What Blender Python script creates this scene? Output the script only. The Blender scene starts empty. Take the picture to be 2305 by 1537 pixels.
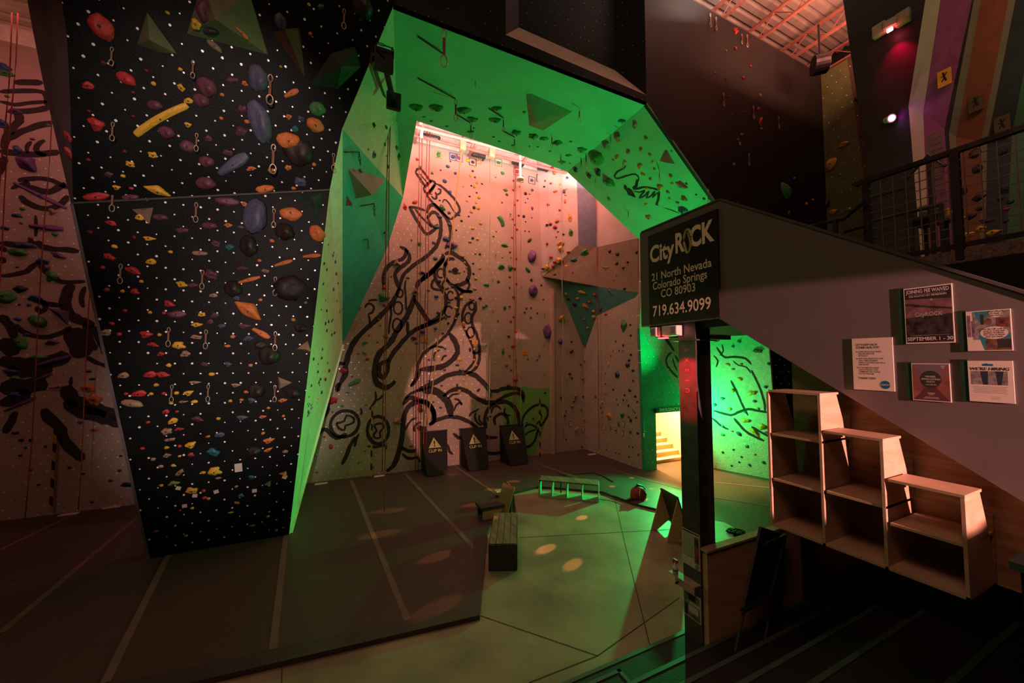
import bpy, bmesh, math, random
from mathutils import Vector, Matrix, noise
random.seed(7)
sc = bpy.context.scene
COL = sc.collection
# ---------------------------------------------------------------- camera
# world: X = along the back wall to the right, Y = away, Z = up, gym floor at 0
F = 835.0; PITCH = math.radians(2.8); YAW = math.radians(24.9)
CAMP = Vector((0, 0, 3.6))
cam = bpy.data.cameras.new('camera'); camo = bpy.data.objects.new('camera', cam); COL.objects.link(camo)
cam.sensor_width = 36; cam.lens = 36*F/2305; cam.clip_start = .05; cam.clip_end = 200
camo.location = CAMP; camo.rotation_euler = (math.pi/2+PITCH, 0, -YAW)
sc.camera = camo
# ---------------------------------------------------------------- exposure, world
sc.view_settings.view_transform = 'Standard'; sc.view_settings.look = 'None'
sc.view_settings.gamma = 1; sc.view_settings.use_curve_mapping = False
sc.view_settings.exposure = 0.0
sc.cycles.max_bounces = 6; sc.cycles.diffuse_bounces = 3; sc.cycles.glossy_bounces = 2
sc.cycles.use_denoising = True; sc.cycles.sample_clamp_indirect = 3
wd = bpy.data.worlds.new('world'); sc.world = wd; wd.use_nodes = True
wd.node_tree.nodes['Background'].inputs[0].default_value = (.9, .45, .35, 1)
wd.node_tree.nodes['Background'].inputs[1].default_value = .006
# ---------------------------------------------------------------- lights of the hall and added fills
def light(name, kind, loc, col, power, to=None, size=.3, sizey=None, spot=None, blend=.5):
    l = bpy.data.lights.new(name, kind); o = bpy.data.objects.new(name, l); COL.objects.link(o)
    l.color = col; l.energy = power; o.location = loc
    if kind == 'AREA':
        l.shape = 'RECTANGLE'; l.size = size; l.size_y = sizey or size
    else: l.shadow_soft_size = size
    if spot: l.spot_size = math.radians(spot); l.spot_blend = blend
    if to: o.rotation_euler = (Vector(to)-Vector(loc)).to_track_quat('-Z', 'Y').to_euler()
    return o
GRN = (.0, 1, .2); PNK = (1, .42, .36); WRM = (1, .46, .2)
light('green_stage_light', 'SPOT', (9.8, 8.2, 2.3), GRN, 1350, to=(5.6, 7.4, 9.4), size=.12, spot=92, blend=1)
light('green_floor_light', 'SPOT', (10.1, 8.4, 2.0), GRN, 330, to=(11.4, 7.5, 2.2), size=.04, spot=150, blend=.3)
light('green_floor_beam', 'SPOT', (10.0, 8.6, 1.75), GRN, 1500, to=(3.0, 6.6, .2), size=.05, spot=80, blend=.8)
light('green_side_light', 'AREA', (0.5, 6.5, 3.2), GRN, 9, to=(3.8, 1.5, 2.4), size=.5)
light('skylight_strip', 'AREA', (4.0, 10.4, 10.5), (1, .30, .24), 330, size=9, sizey=.5).rotation_euler = (math.radians(38), 0, 0)
light('ceiling_uplight', 'AREA', (4.4, 10.9, 10.2), (1, .8, .74), 260, size=9, sizey=.5).rotation_euler = (math.radians(172), 0, 0)  # unseen uplight added to overexpose the ceiling band
light('left_hall_light', 'AREA', (-7, 9.9, 10.4), (1, .28, .26), 50, size=5, sizey=.6).rotation_euler = (math.radians(36), 0, 0)
light('left_ceiling_glow', 'AREA', (-9, 11.4, 10.7), (1, .35, .15), 8, size=6, sizey=.2).rotation_euler = (math.radians(170), 0, 0)
light('front_fill', 'AREA', (-2.5, -.5, 11), (1, .45, .30), 165, to=(1.5, 4, 1), size=3.5, sizey=3)  # added overhead fill for the foreground, not a real window
light('tnut_fill', 'SPOT', (-.4, -1.6, 4.3), (1, .72, .68), 2900, to=(-1.8, 8.6, 3.0), size=.1, spot=27, blend=1)  # added spot, unseen, to make the dark wall's dots shine
light('tnut_fill_high', 'SPOT', (-.4, -1.6, 4.6), (1, .72, .68), 2300, to=(-1.8, 7.9, 6.7), size=.1, spot=33, blend=1)  # second added spot for the dots on the upper dark wall
light('hall_ceiling_light', 'AREA', (11.5, 4.2, 12.2), (1, .36, .22), 260, to=(11.5, 5.2, 14), size=4, sizey=1)
light('hall_corner_light', 'AREA', (8.4, 5.2, 13.0), (1, .75, .62), 120, to=(8.0, 5.8, 14.2), size=1)
light('hall_fill', 'AREA', (6.7, .5, 8.6), (1, .5, .36), 34, to=(9.5, 3.0, 7.6), size=1.2)  # unseen fill added to brighten the right hall panels
light('lobby_light', 'SPOT', (3.2, -4.0, 3.95), (1, .40, .34), 4600, to=(3.7, 1.4, 3.35), size=.04, spot=20, blend=.12)
light('exit_stair_light', 'AREA', (10.1, 10.6, 3.5), (1, .58, .26), 300, to=(10.1, 10.0, 0), size=1.0, sizey=1.6)
light('exit_floor_glow', 'SPOT', (10.1, 11.5, 3.2), (1, .5, .14), 4500, to=(10.7, 8.0, .1), size=.2, spot=60, blend=1)
light('column_red_light', 'SPOT', (3.1, 3.25, 3.72), (1, .0, .04), 170, to=(3.9, 3.25, 3.3), size=.03, spot=44, blend=.5)
# ---------------------------------------------------------------- view geometry helpers
FW = Vector((math.sin(YAW)*math.cos(PITCH), math.cos(YAW)*math.cos(PITCH), math.sin(PITCH)))
RT = Vector((math.cos(YAW), -math.sin(YAW), 0)); UP = RT.cross(FW)
def ray(px, py): return FW + RT*((px-1152.5)/F) + UP*((768.5-py)/F)
def atX(px, py, v): d = ray(px, py); return CAMP + d*(v/d.x)
def atY(px, py, v): d = ray(px, py); return CAMP + d*(v/d.y)
def atZ(px, py, v): d = ray(px, py); return CAMP + d*((v-3.6)/d.z)
def depth(p): return (Vector(p)-CAMP).dot(FW)
class Plane:
    def __init__(s, p, n):
        s.p = Vector(p); s.n = Vector(n).normalized()
        if s.n.dot(CAMP-s.p) < 0: s.n = -s.n
        u = Vector((0, 0, 1)).cross(s.n)
        s.u = u.normalized() if u.length > .05 else Vector((1, 0, 0)); s.v = s.n.cross(s.u)
    def at(s, px, py, off=0):
        d = ray(px, py); return CAMP + d*((s.p+s.n*off-CAMP).dot(s.n)/d.dot(s.n))
def plane3(a, b, c): return Plane(a, (Vector(b)-Vector(a)).cross(Vector(c)-Vector(a)))
for px, py, k in ((860, 1157, 1), (840, 1212, 1), (970, 1265, 1), (1150, 1088, .8), (1100, 1107, .8), (1055, 1143, 1), (1230, 1235, 1.1), (1290, 1270, .8), (1450, 1130, 1), (1375, 1100, .7), (1310, 1165, .8), (960, 1390, .7), (1420, 1080, .6), (1465, 1105, .6), (1000, 1072, .6)):
    light('amber_beam', 'SPOT', (9.6, 8.2, 3.4), (1, .36, .12), 4200*k, to=atZ(px, py, 0), size=.02, spot=2.2, blend=.5)
# ---------------------------------------------------------------- materials
MATS = {}
def mat(name, c, rough=.6, metal=0, var=.15, sc_=6, bump=0, emit=None, es=1, spec=.4, bs=60):
    if name in MATS: return MATS[name]
    m = bpy.data.materials.new(name); m.use_nodes = True; nt = m.node_tree; N = nt.nodes; L = nt.links
    b = N['Principled BSDF']; b.inputs['Roughness'].default_value = rough; b.inputs['Metallic'].default_value = metal
    b.inputs['Specular IOR Level'].default_value = spec
    tc = N.new('ShaderNodeTexCoord')
    nz = N.new('ShaderNodeTexNoise'); nz.inputs['Scale'].default_value = sc_; nz.inputs['Detail'].default_value = 6
    L.new(tc.outputs['Object'], nz.inputs['Vector'])
    mr = N.new('ShaderNodeMapRange'); mr.inputs[1].default_value = .3; mr.inputs[2].default_value = .7
    mr.inputs[3].default_value = 1-var; mr.inputs[4].default_value = 1+var
    L.new(nz.outputs[0], mr.inputs[0])
    vm = N.new('ShaderNodeVectorMath'); vm.operation = 'SCALE'; vm.inputs[0].default_value = c[:3]
    L.new(mr.outputs[0], vm.inputs['Scale']); L.new(vm.outputs[0], b.inputs['Base Color'])
    if bump:
        n2 = N.new('ShaderNodeTexNoise'); n2.inputs['Scale'].default_value = bs; n2.inputs['Detail'].default_value = 3
        L.new(tc.outputs['Object'], n2.inputs['Vector'])
        bp = N.new('ShaderNodeBump'); bp.inputs['Strength'].default_value = bump; bp.inputs['Distance'].default_value = .02
        L.new(n2.outputs[0], bp.inputs['Height']); L.new(bp.outputs[0], b.inputs['Normal'])
    if emit:
        b.inputs['Emission Color'].default_value = (*emit, 1); b.inputs['Emission Strength'].default_value = es
    MATS[name] = m; return m
def wood(name, c, c2, scale=(2, 12, 2), rough=.55):
    if name in MATS: return MATS[name]
    m = bpy.data.materials.new(name); m.use_nodes = True; nt = m.node_tree; N = nt.nodes; L = nt.links
    b = N['Principled BSDF']; b.inputs['Roughness'].default_value = rough
    tc = N.new('ShaderNodeTexCoord'); mp = N.new('ShaderNodeMapping'); mp.inputs['Scale'].default_value = scale
    L.new(tc.outputs['Object'], mp.inputs['Vector'])
    nz = N.new('ShaderNodeTexNoise'); nz.inputs['Scale'].default_value = 1.6; nz.inputs['Detail'].default_value = 8; nz.inputs['Distortion'].default_value = 1.2
    L.new(mp.outputs[0], nz.inputs['Vector'])
    cr = N.new('ShaderNodeValToRGB'); cr.color_ramp.elements[0].color = (*c2, 1); cr.color_ramp.elements[1].color = (*c, 1)
    cr.color_ramp.elements[0].position = .35; cr.color_ramp.elements[1].position = .62
    L.new(nz.outputs[0], cr.inputs[0]); L.new(cr.outputs[0], b.inputs['Base Color'])
    MATS[name] = m; return m
def tnut(name, c, dx=.24, dy=.19, r=.014, drop=.08, var=.25, bump=.25, rough=.6, spec=.3, nut=(.95, .9, .88), vmax=None, umin=None, umax=None, sc_=3, glint=1):
    """climbing panel: painted board with rows of zinc T-nuts, their glints painted near-white, from UV in metres"""
    m = bpy.data.materials.new(name); m.use_nodes = True; nt = m.node_tree; N = nt.nodes; L = nt.links
    b = N['Principled BSDF']
    tc = N.new('ShaderNodeTexCoord'); sp = N.new('ShaderNodeSeparateXYZ'); L.new(tc.outputs['UV'], sp.inputs[0])
    def M(op, a, b_=None, c_=None):
        n = N.new('ShaderNodeMath'); n.operation = op
        for i, v in enumerate((a, b_, c_)):
            if v is None: continue
            if isinstance(v, (int, float)): n.inputs[i].default_value = v
            else: L.new(v, n.inputs[i])
        return n.outputs[0]
    u, v = sp.outputs[0], sp.outputs[1]
    vy = M('DIVIDE', v, dy); row = M('FLOOR', vy); par = M('MULTIPLY', M('MODULO', M('ADD', row, 1000), 2), .5)
    ux = M('ADD', M('DIVIDE', u, dx), par); colm = M('FLOOR', ux)
    du = M('MULTIPLY', M('SUBTRACT', M('SUBTRACT', ux, colm), .5), dx); dv = M('MULTIPLY', M('SUBTRACT', M('SUBTRACT', vy, row), .5), dy)
    dist = M('SQRT', M('ADD', M('MULTIPLY', du, du), M('MULTIPLY', dv, dv)))
    cb = N.new('ShaderNodeCombineXYZ'); L.new(colm, cb.inputs[0]); L.new(row, cb.inputs[1])
    wn = N.new('ShaderNodeTexWhiteNoise'); wn.noise_dimensions = '3D'; L.new(cb.outputs[0], wn.inputs['Vector'])
    rr = M('MULTIPLY', r, M('ADD', .55, M('MULTIPLY', wn.outputs[0], .6)))
    mask = M('MULTIPLY', M('LESS_THAN', dist, rr), M('GREATER_THAN', wn.outputs[0], drop))
    for val, src, op in ((vmax, v, 'LESS_THAN'), (umin, u, 'GREATER_THAN'), (umax, u, 'LESS_THAN')):  # bounds keep the painted glints inside one zone of the wall
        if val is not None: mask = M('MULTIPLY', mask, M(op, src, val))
    nz = N.new('ShaderNodeTexNoise'); nz.inputs['Scale'].default_value = sc_; nz.inputs['Detail'].default_value = 8
    L.new(tc.outputs['Object'], nz.inputs['Vector'])
    mr = N.new('ShaderNodeMapRange'); mr.inputs[1].default_value = .3; mr.inputs[2].default_value = .7; mr.inputs[3].default_value = 1-var; mr.inputs[4].default_value = 1+var
    L.new(nz.outputs[0], mr.inputs[0])
    vm = N.new('ShaderNodeVectorMath'); vm.operation = 'SCALE'; vm.inputs[0].default_value = c; L.new(mr.outputs[0], vm.inputs['Scale'])
    mx = N.new('ShaderNodeMixRGB'); L.new(mask, mx.inputs[0]); L.new(vm.outputs[0], mx.inputs[1]); mx.inputs[2].default_value = (*nut, 1)
    L.new(mx.outputs[0], b.inputs['Base Color'])
    L.new(M('SUBTRACT', rough, M('MULTIPLY', mask, rough-.3)), b.inputs['Roughness'])
    L.new(M('MULTIPLY', mask, .25), b.inputs['Metallic'])
    b.inputs['Specular IOR Level'].default_value = spec
    n2 = N.new('ShaderNodeTexNoise'); n2.inputs['Scale'].default_value = 45; n2.inputs['Detail'].default_value = 3; L.new(tc.outputs['Object'], n2.inputs['Vector'])
    bp = N.new('ShaderNodeBump'); bp.inputs['Strength'].default_value = bump; bp.inputs['Distance'].default_value = .02
    L.new(n2.outputs[0], bp.inputs['Height']); L.new(bp.outputs[0], b.inputs['Normal'])
    MATS[name] = m; return m
# ---------------------------------------------------------------- mesh helpers
def link(name, me, m=None, parent=None):
    o = bpy.data.objects.new(name, me); COL.objects.link(o)
    if m: me.materials.append(m)
    if parent: o.parent = parent
    return o
class MB:
    def __init__(s): s.bm = bmesh.new()
    def poly(s, pts, th=0, n=None):
        vs = [s.bm.verts.new(p) for p in pts]; f = s.bm.faces.new(vs)
        if th:
            if n is None: f.normal_update(); n = f.normal.copy()
            n = Vector(n).normalized()
            v2 = [s.bm.verts.new(Vector(p)-n*th) for p in pts]
            s.bm.faces.new(v2[::-1])
            for i in range(len(vs)):
                j = (i+1) % len(vs); s.bm.faces.new((vs[j], vs[i], v2[i], v2[j]))
        return s
    def box(s, lo, hi, M=None):
        g = bmesh.ops.create_cube(s.bm, size=1)['verts']
        lo, hi = Vector(lo), Vector(hi); c = (lo+hi)/2; d = hi-lo
        for v in g:
            v.co = Vector((v.co.x*d.x, v.co.y*d.y, v.co.z*d.z))+c
            if M: v.co = M @ v.co
        return s
    def beam(s, a, b, w, h=None, up=(0, 0, 1)):
        a, b = Vector(a), Vector(b); d = b-a; L = d.length; d.normalize(); h = h or w
        x = d.cross(Vector(up)); x = x.normalized() if x.length > 1e-3 else Vector((1, 0, 0)); z = x.cross(d)
        vs = []
        for p in (a, b):
            for i, j in ((-1, -1), (1, -1), (1, 1), (-1, 1)): vs.append(s.bm.verts.new(p+x*(i*w/2)+z*(j*h/2)))
        for q in ((0, 1, 2, 3), (7, 6, 5, 4), (0, 4, 5, 1), (1, 5, 6, 2), (2, 6, 7, 3), (3, 7, 4, 0)): s.bm.faces.new([vs[k] for k in q])
        return s
    def tube(s, pts, r, n=8, cap=True):
        pts = [Vector(p) for p in pts]; rings = []
        for i, p in enumerate(pts):
            d = (pts[min(i+1, len(pts)-1)]-pts[max(i-1, 0)]).normalized()
            x = d.cross(Vector((0, 0, 1))); x = x.normalized() if x.length > 1e-2 else Vector((1, 0, 0)); y = d.cross(x)
            ri = r[i] if isinstance(r, (list, tuple)) else r
            rings.append([s.bm.verts.new(p+x*(math.cos(2*math.pi*k/n)*ri)+y*(math.sin(2*math.pi*k/n)*ri)) for k in range(n)])
        for a, b in zip(rings, rings[1:]):
            for k in range(n): s.bm.faces.new((a[k], a[(k+1) % n], b[(k+1) % n], b[k]))
        if cap: s.bm.faces.new(rings[0][::-1]); s.bm.faces.new(rings[-1])
        return s
    def build(s, name, m=None, parent=None, smooth=False, bevel=0):
        if bevel: bmesh.ops.bevel(s.bm, geom=[e for e in s.bm.edges], offset=bevel, segments=2, profile=.6, affect='EDGES', clamp_overlap=True)
        bmesh.ops.recalc_face_normals(s.bm, faces=s.bm.faces)
        me = bpy.data.meshes.new(name); s.bm.to_mesh(me); s.bm.free()
        if smooth:
            for p in me.polygons: p.use_smooth = True
        return link(name, me, m, parent)
def tag(o, label=None, cat=None, group=None, kind=None):
    if label: o['label'] = label
    if cat: o['category'] = cat
    if group: o['group'] = group
    if kind: o['kind'] = kind
    return o
def empty(name, loc, label=None, cat=None, group=None):
    o = bpy.data.objects.new(name, None); COL.objects.link(o); o.location = loc; o.empty_display_size = .1
    return tag(o, label, cat, group)
def rehome(o):
    """keep the child's world placement under its parent"""
    if o.parent: o.matrix_parent_inverse = Matrix.Translation(-o.parent.location)
    return o
def B(mb, name, m, parent=None, **k): return rehome(mb.build(name, m, parent, **k))
def facet(name, pts, m, th=.06, pl=None, parent=None, struct=True):
    """planar climbing panel with thickness behind its visible face, UV in metres"""
    pts = [Vector(p) for p in pts]
    pl = pl or plane3(pts[0], pts[1], pts[2])
    mb = MB(); mb.poly(pts, th, pl.n); bm = mb.bm
    bmesh.ops.recalc_face_normals(bm, faces=bm.faces)
    uv = bm.loops.layers.uv.new('UVMap')
    for f in bm.faces:
        for l in f.loops: l[uv].uv = (l.vert.co.dot(pl.u), l.vert.co.dot(pl.v))
    bmesh.ops.triangulate(bm, faces=[f for f in bm.faces if len(f.verts) > 4])
    me = bpy.data.meshes.new(name); bm.to_mesh(me); bm.free()
    o = link(name, me, m, parent)
    if struct and not parent: o['kind'] = 'structure'
    elif parent: rehome(o)
    return o, pl
_txt = {}
def text_obj(s, m, O, U, V, size, name='lettering', parent=None, xs=1, bold=0, align='CENTER', off=.004, depth_=.0015, shear=0):
    """letters lying in the plane U,V at O (U = reading direction, V = up)"""
    cu = bpy.data.curves.new('t', 'FONT'); cu.body = s; cu.size = 1; cu.align_x = align; cu.align_y = 'CENTER'; cu.offset = bold; cu.extrude = 0.0; cu.shear = shear
    cu.resolution_u = 3; cu.space_line = .85
    t = bpy.data.objects.new('t', cu); COL.objects.link(t)
    bpy.context.view_layer.update()
    me = bpy.data.meshes.new_from_object(t.evaluated_get(bpy.context.evaluated_depsgraph_get()))
    bpy.data.objects.remove(t); bpy.data.curves.remove(cu)
    U, V = Vector(U).normalized(), Vector(V).normalized(); n = U.cross(V)
    for v in me.vertices: v.co = Vector(O)+U*(v.co.x*size*xs)+V*(v.co.y*size)+n*off
    me.name = name; me.materials.clear()
    return rehome(link(name, me, m, parent))
# ================================================================ MATERIALS
CONC = mat('sealed_concrete', (.26, .205, .14), rough=.5, var=.38, sc_=1.1, bump=.05)
MATF = mat('gym_mat_vinyl', (.062, .043, .036), rough=.5, var=.10, sc_=9, bump=.06)
MATS_ = mat('mat_rim_vinyl', (.045, .032, .034), rough=.5, var=.1)
TAPE = mat('mat_seam_tape', (.14, .095, .08), rough=.6, var=.12, sc_=3)
JOINT = mat('floor_joint', (.05, .04, .03), rough=.8)
DARK = tnut('dark_climbing_board', (.0030, .0045, .0040), dx=.24, dy=.185, r=.0165, drop=.1, var=.6, sc_=1.6, bump=.2, rough=.5, spec=.15, nut=(1, .97, .95))
DARK2 = tnut('dark_climbing_board_far', (.009, .012, .012), dx=.24, dy=.3, r=.009, drop=.35, var=.5, sc_=1.5, nut=(.8, .7, .6))
PLAIND = mat('dark_painted_board', (.012, .013, .014), rough=.5, var=.5, sc_=1.5, bump=.1)
PURPD = mat('worn_black_board', (.011, .009, .010), rough=.55, var=.5, sc_=.8, bump=.1)
WHITE = tnut('white_mural_wall', (.44, .345, .285), dx=.215, dy=.19, r=.018, drop=.06, vmax=8.4, umax=5.2, var=.07, sc_=2, bump=.12, nut=(1, 1, 1))  # white dots are painted glints, shown only where the nuts catch light
WHITEP = mat('white_textured_wall', (.48, .40, .36), rough=.7, var=.07, sc_=2, bump=.25, bs=45)
WHITE2 = tnut('white_right_wall', (.42, .34, .30), dx=.215, dy=.19, r=.014, drop=.3, vmax=5.4, var=.08, sc_=2, bump=.15, nut=(1, 1, 1))  # painted nut glints stop above a set height
TEXW = mat('rough_stucco_wall', (.62, .58, .46), rough=.85, var=.12, sc_=8, bump=.9, bs=30)
GREENP = mat('green_painted_board', (.05, .42, .22), rough=.55, var=.1, sc_=3, bump=.15)
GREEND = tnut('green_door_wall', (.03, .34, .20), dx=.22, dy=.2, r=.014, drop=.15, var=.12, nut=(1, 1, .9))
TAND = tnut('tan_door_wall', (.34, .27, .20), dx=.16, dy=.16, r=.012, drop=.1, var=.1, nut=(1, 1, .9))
SOFF = mat('arch_soffit_paint', (.22, .5, .32), rough=.75, var=.10, sc_=1.5, bump=.35, bs=40)
SOFF2 = tnut('arch_reveal_paint', (.42, .52, .38), dx=.24, dy=.2, r=.012, drop=.05, var=.08, bump=.3, nut=(1, .95, .8))
TEAL = tnut('teal_panel_paint', (.02, .45, .30), dx=.5, dy=.45, r=.012, drop=.5, var=.12, bump=.2)
STRIP = mat('ribbed_reveal_board', (.55, .9, .5), rough=.7, var=.1, sc_=5, bump=.3)
TANG = mat('olive_corner_panel', (.20, .15, .10), rough=.7, var=.12, bump=.25)
TEAL2 = mat('teal_corner_panel', (.05, .20, .18), rough=.6, var=.15, bump=.2)
SLATE = mat('slate_blue_panel', (.12, .14, .19), rough=.6, var=.12, bump=.2)
GRAY = mat('gray_guard_paint', (.125, .105, .102), rough=.5, var=.04, sc_=4)
GRAY2 = mat('gray_fascia_paint', (.11, .10, .10), rough=.55, var=.1)
PLY = wood('plywood', (.34, .21, .10), (.22, .13, .06), (1.2, 1.2, 9))
PLYL = wood('birch_plywood', (.50, .35, .24), (.42, .27, .17), (1.5, 1.5, 7))
PLYD = wood('low_wall_plywood', (.60, .38, .22), (.5, .31, .17), (1, 1, 5))
STEEL = mat('dark_steel', (.06, .05, .055), rough=.38, metal=.7, var=.3, sc_=8)
STEELR = mat('column_steel', (.10, .085, .085), rough=.42, metal=.4, var=.35, sc_=6)
BLK = mat('black_paint', (.012, .012, .013), rough=.45, var=.2)
BLK2 = mat('matte_black', (.006, .006, .006), rough=.8)
PAINT = mat('black_mural_paint', (.028, .02, .02), rough=.75, var=.3, sc_=20)
NOSE = mat('stair_nosing', (.06, .085, .085), rough=.5, var=.2)
TREAD = mat('rubber_stair_tread', (.018, .012, .013), rough=.7, var=.4, sc_=30, bump=.2)
WROPE = mat('white_metal', (.7, .62, .58), rough=.4, var=.05)
DECK = mat('roof_deck_metal', (.42, .36, .34), rough=.45, metal=.3, var=.15, sc_=3)
JOIST = mat('red_oxide_joist', (.42, .16, .13), rough=.5, var=.2)
# ================================================================ FLOOR
B(MB().box((-18, -6, -.12), (16, 14, 0)), 'floor', CONC)['kind'] = 'structure'
edge = [atZ(430, 1537, .06), atZ(1080, 1385, .06), atZ(1097, 1200, .06), atZ(1138, 1112, .06), atZ(1210, 1094, .06), atZ(1268, 1098, .06),
        atZ(1357, 1106, .06), atZ(1425, 1132, .06), atZ(1530, 1157, .06), atZ(1610, 1188, .06), atZ(1690, 1207, .06)]
far = edge[0]+(edge[0]-edge[1]).normalized()*9
pts = [far]+edge+[Vector((12.2, 4.6, .06)), Vector((12.2, 12.28, .06)), Vector((-17, 12.28, .06)), Vector((-17, far.y, .06))]
o, _ = facet('floor_mat', pts, MATF, th=.06, pl=Plane((0, 0, .06), (0, 0, 1)))
tag(o, kind='structure')
MATO = o
def offset_poly(line, d):
    out = []
    for i, p in enumerate(line):
        a = line[max(i-1, 0)]; b = line[min(i+1, len(line)-1)]; t = (b-a).normalized()
        out.append(p+Vector((-t.y, t.x, 0))*d)
    return out
e2 = [far]+edge[:4]; inner = offset_poly(e2, .26)
for a, b, c, d in zip(e2, e2[1:], inner[1:], inner):
    up = Vector((0, 0, .006))
    MATO_c = facet('edge_strip', [a+up, b+up, c+up, d+up], MATS_, th=.005, pl=Plane((0, 0, .066), (0, 0, 1)), parent=MATO, struct=False)
def strip(a, b, w, z, m, name, par):
    p, q = atZ(*a, z), atZ(*b, z); t = (q-p).normalized(); s = Vector((-t.y, t.x, 0))*w/2; h = Vector((0, 0, .003))
    mb = MB(); mb.poly([p-s+h, q-s+h, q+s+h, p+s+h], .002, (0, 0, 1)); B(mb, name, m, par)
for a, b in (((790, 1080), (918, 1398)), ((912, 1066), (1084, 1252)), ((1022, 1048), (1136, 1124)), ((645, 1190), (612, 1482)), ((378, 1250), (236, 1537)),
             ((338, 1140), (0, 1425)), ((150, 1165), (0, 1238)), ((1205, 1042), (1300, 1075)), ((1370, 1055), (1530, 1100)), ((1602, 1118), (1740, 1140)), ((1602, 1085), (1738, 1098))):
    strip(a, b, .09, .062, TAPE, 'seam_tape', MATO)
FL = bpy.data.objects['floor']
for a, b in (((1383, 1120), (1407, 1225)), ((1407, 1225), (1462, 1450)), ((1170, 1210), (1520, 1191)), ((1082, 1386), (1345, 1476)),
             ((1345, 1476), (1530, 1345)), ((1345, 1476), (1190, 1537)), ((635, 1494), (634, 1537))):
    strip(a, b, .014, 0, JOINT, 'control_joint', FL)
for px, py in ((155, 1158), (253, 1142), (723, 1089), (855, 1072), (1333, 1023)):   # white clips at the foot of the wall
    p = atZ(px, py, .062)
    o = B(MB().box((p.x-.16, p.y-.06, .061), (p.x+.16, p.y+.06, .08)), 'wall_foot_bracket', WROPE, MATO)
# ================================================================ BACK AND RIGHT WALLS
YB = 12.3
PB = Plane((0, YB, 0), (0, -1, 0))
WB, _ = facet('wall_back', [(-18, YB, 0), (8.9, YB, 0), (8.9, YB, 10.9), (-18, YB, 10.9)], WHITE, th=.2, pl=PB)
PR = Plane((8.9, 0, 0), (-1, 0, 0))
WR, _ = facet('wall_right', [(8.9, 9.15, 0), (8.9, YB, 0), (8.9, YB, 10.9), (8.9, 9.15, 10.9)], WHITE2, th=.1, pl=PR)
PD = Plane((0, 9.1, 0), (0, -1, 0))
def onD(px, py): return atY(px, py, 9.1)
DX0, DX1, DZ = 9.4, 10.75, 1.85
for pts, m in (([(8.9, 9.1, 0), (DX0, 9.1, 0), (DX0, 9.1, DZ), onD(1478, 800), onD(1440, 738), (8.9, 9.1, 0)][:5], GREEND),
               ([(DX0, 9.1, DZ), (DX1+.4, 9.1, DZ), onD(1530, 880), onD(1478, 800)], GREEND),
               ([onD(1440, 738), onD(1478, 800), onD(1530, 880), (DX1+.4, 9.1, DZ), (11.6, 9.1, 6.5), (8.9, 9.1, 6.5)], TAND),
               ([(DX1, 9.1, 0), (11.6, 9.1, 0), (11.6, 9.1, DZ), (DX1, 9.1, DZ)], TEXW)):
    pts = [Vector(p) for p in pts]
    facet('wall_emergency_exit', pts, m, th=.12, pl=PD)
# rough wall behind the column
TA, TB_ = Vector((11.0, 8.95, 0)), Vector((11.75, 6.7, 0))
PT = plane3(TA, TB_, TA+Vector((0, 0, 1)))
facet('wall_stucco', [TA, TB_, TB_+Vector((.9, -.1, 6.6))*1.0, TA+Vector((0, 0, 6.6))][:2]+[PT.at(1728, 750), TA+Vector((0, 0, 4.6))], TEXW, th=.15, pl=PT)
facet('wall_far_right', [(12.4, 9, 0), (12.4, -2, 0), (12.4, -2, 5.5), (12.4, 9, 5.5)], DARK, th=.1, pl=Plane((12.4, 0, 0), (-1, 0, 0)))
# faceted corner volume on the right of the back wall
def onB(px, py, y=YB-.01): return atY(px, py, y)
C = {'a': onB(1208, 372), 'b': atY(1297, 385, 11.6), 'c': atY(1302, 550, 11.6), 'd': onB(1221, 622), 'e': atY(1340, 425, 11.3), 'f': atY(1343, 556, 11.3),
     'g': onB(1255, 633), 'h': atY(1347, 645, 11.1), 'k': atX(1437, 658, 8.88), 'm': onB(1335, 828, 12.2), 'n': atX(1436, 536, 8.88), 'q': atX(1438, 440, 8.88)}
C['a2'] = C['a']+Vector((0, 0, .6)); C['b2'] = C['b']+Vector((0, 0, .8)); C['e2'] = C['e']+Vector((0, 0, 1.2)); C['q2'] = C['q']+Vector((0, 0, 1.2))
FAC = {}
def tri(name, keys, m, th=.04):
    """quads are split in two so that every piece is flat"""
    ks = [keys] if len(keys) == 3 else [keys[:3], [keys[0], keys[2], keys[3]]]
    for k in ks: o, pl = facet(name, [C[x] for x in k], m, th=th); FAC.setdefault(name, pl)
tri('wall_corner_pink', ['a2', 'b2', 'c', 'd'], WHITEP)
tri('wall_corner_slate', ['b2', 'e2', 'f', 'c'], SLATE)
tri('wall_corner_right', ['e2', 'q2', 'n', 'f'], WHITEP)
tri('wall_corner_olive', ['d', 'c', 'f', 'h'], TANG); tri('wall_corner_olive', ['d', 'h', 'g'], TANG); tri('wall_corner_olive_right', ['f', 'n', 'k', 'h'], TANG)
tri('wall_corner_teal', ['g', 'h', 'm'], TEAL2); tri('wall_corner_teal_right', ['h', 'k', 'm'], TEAL2)
p = onB(1243, 1030, 12.2)
B(MB().box((p.x-.04, 12.1, 0), (p.x+.06, 12.3, atY(1243, 650, 12.2).z)), 'trim_corner_post', mat('corner_post', (.5, .34, .28), rough=.5))['kind'] = 'structure'
# green torn-edge patch on the back wall
gp = [(1131, 872), (1150, 868), (1165, 871), (1180, 869), (1200, 874), (1225, 874), (1243, 873), (1243, 905), (1200, 1035), (1140, 1041)]
mb = MB(); mb.poly([onB(x, y, YB-.004) for x, y in gp], .003, (0, -1, 0))
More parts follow.
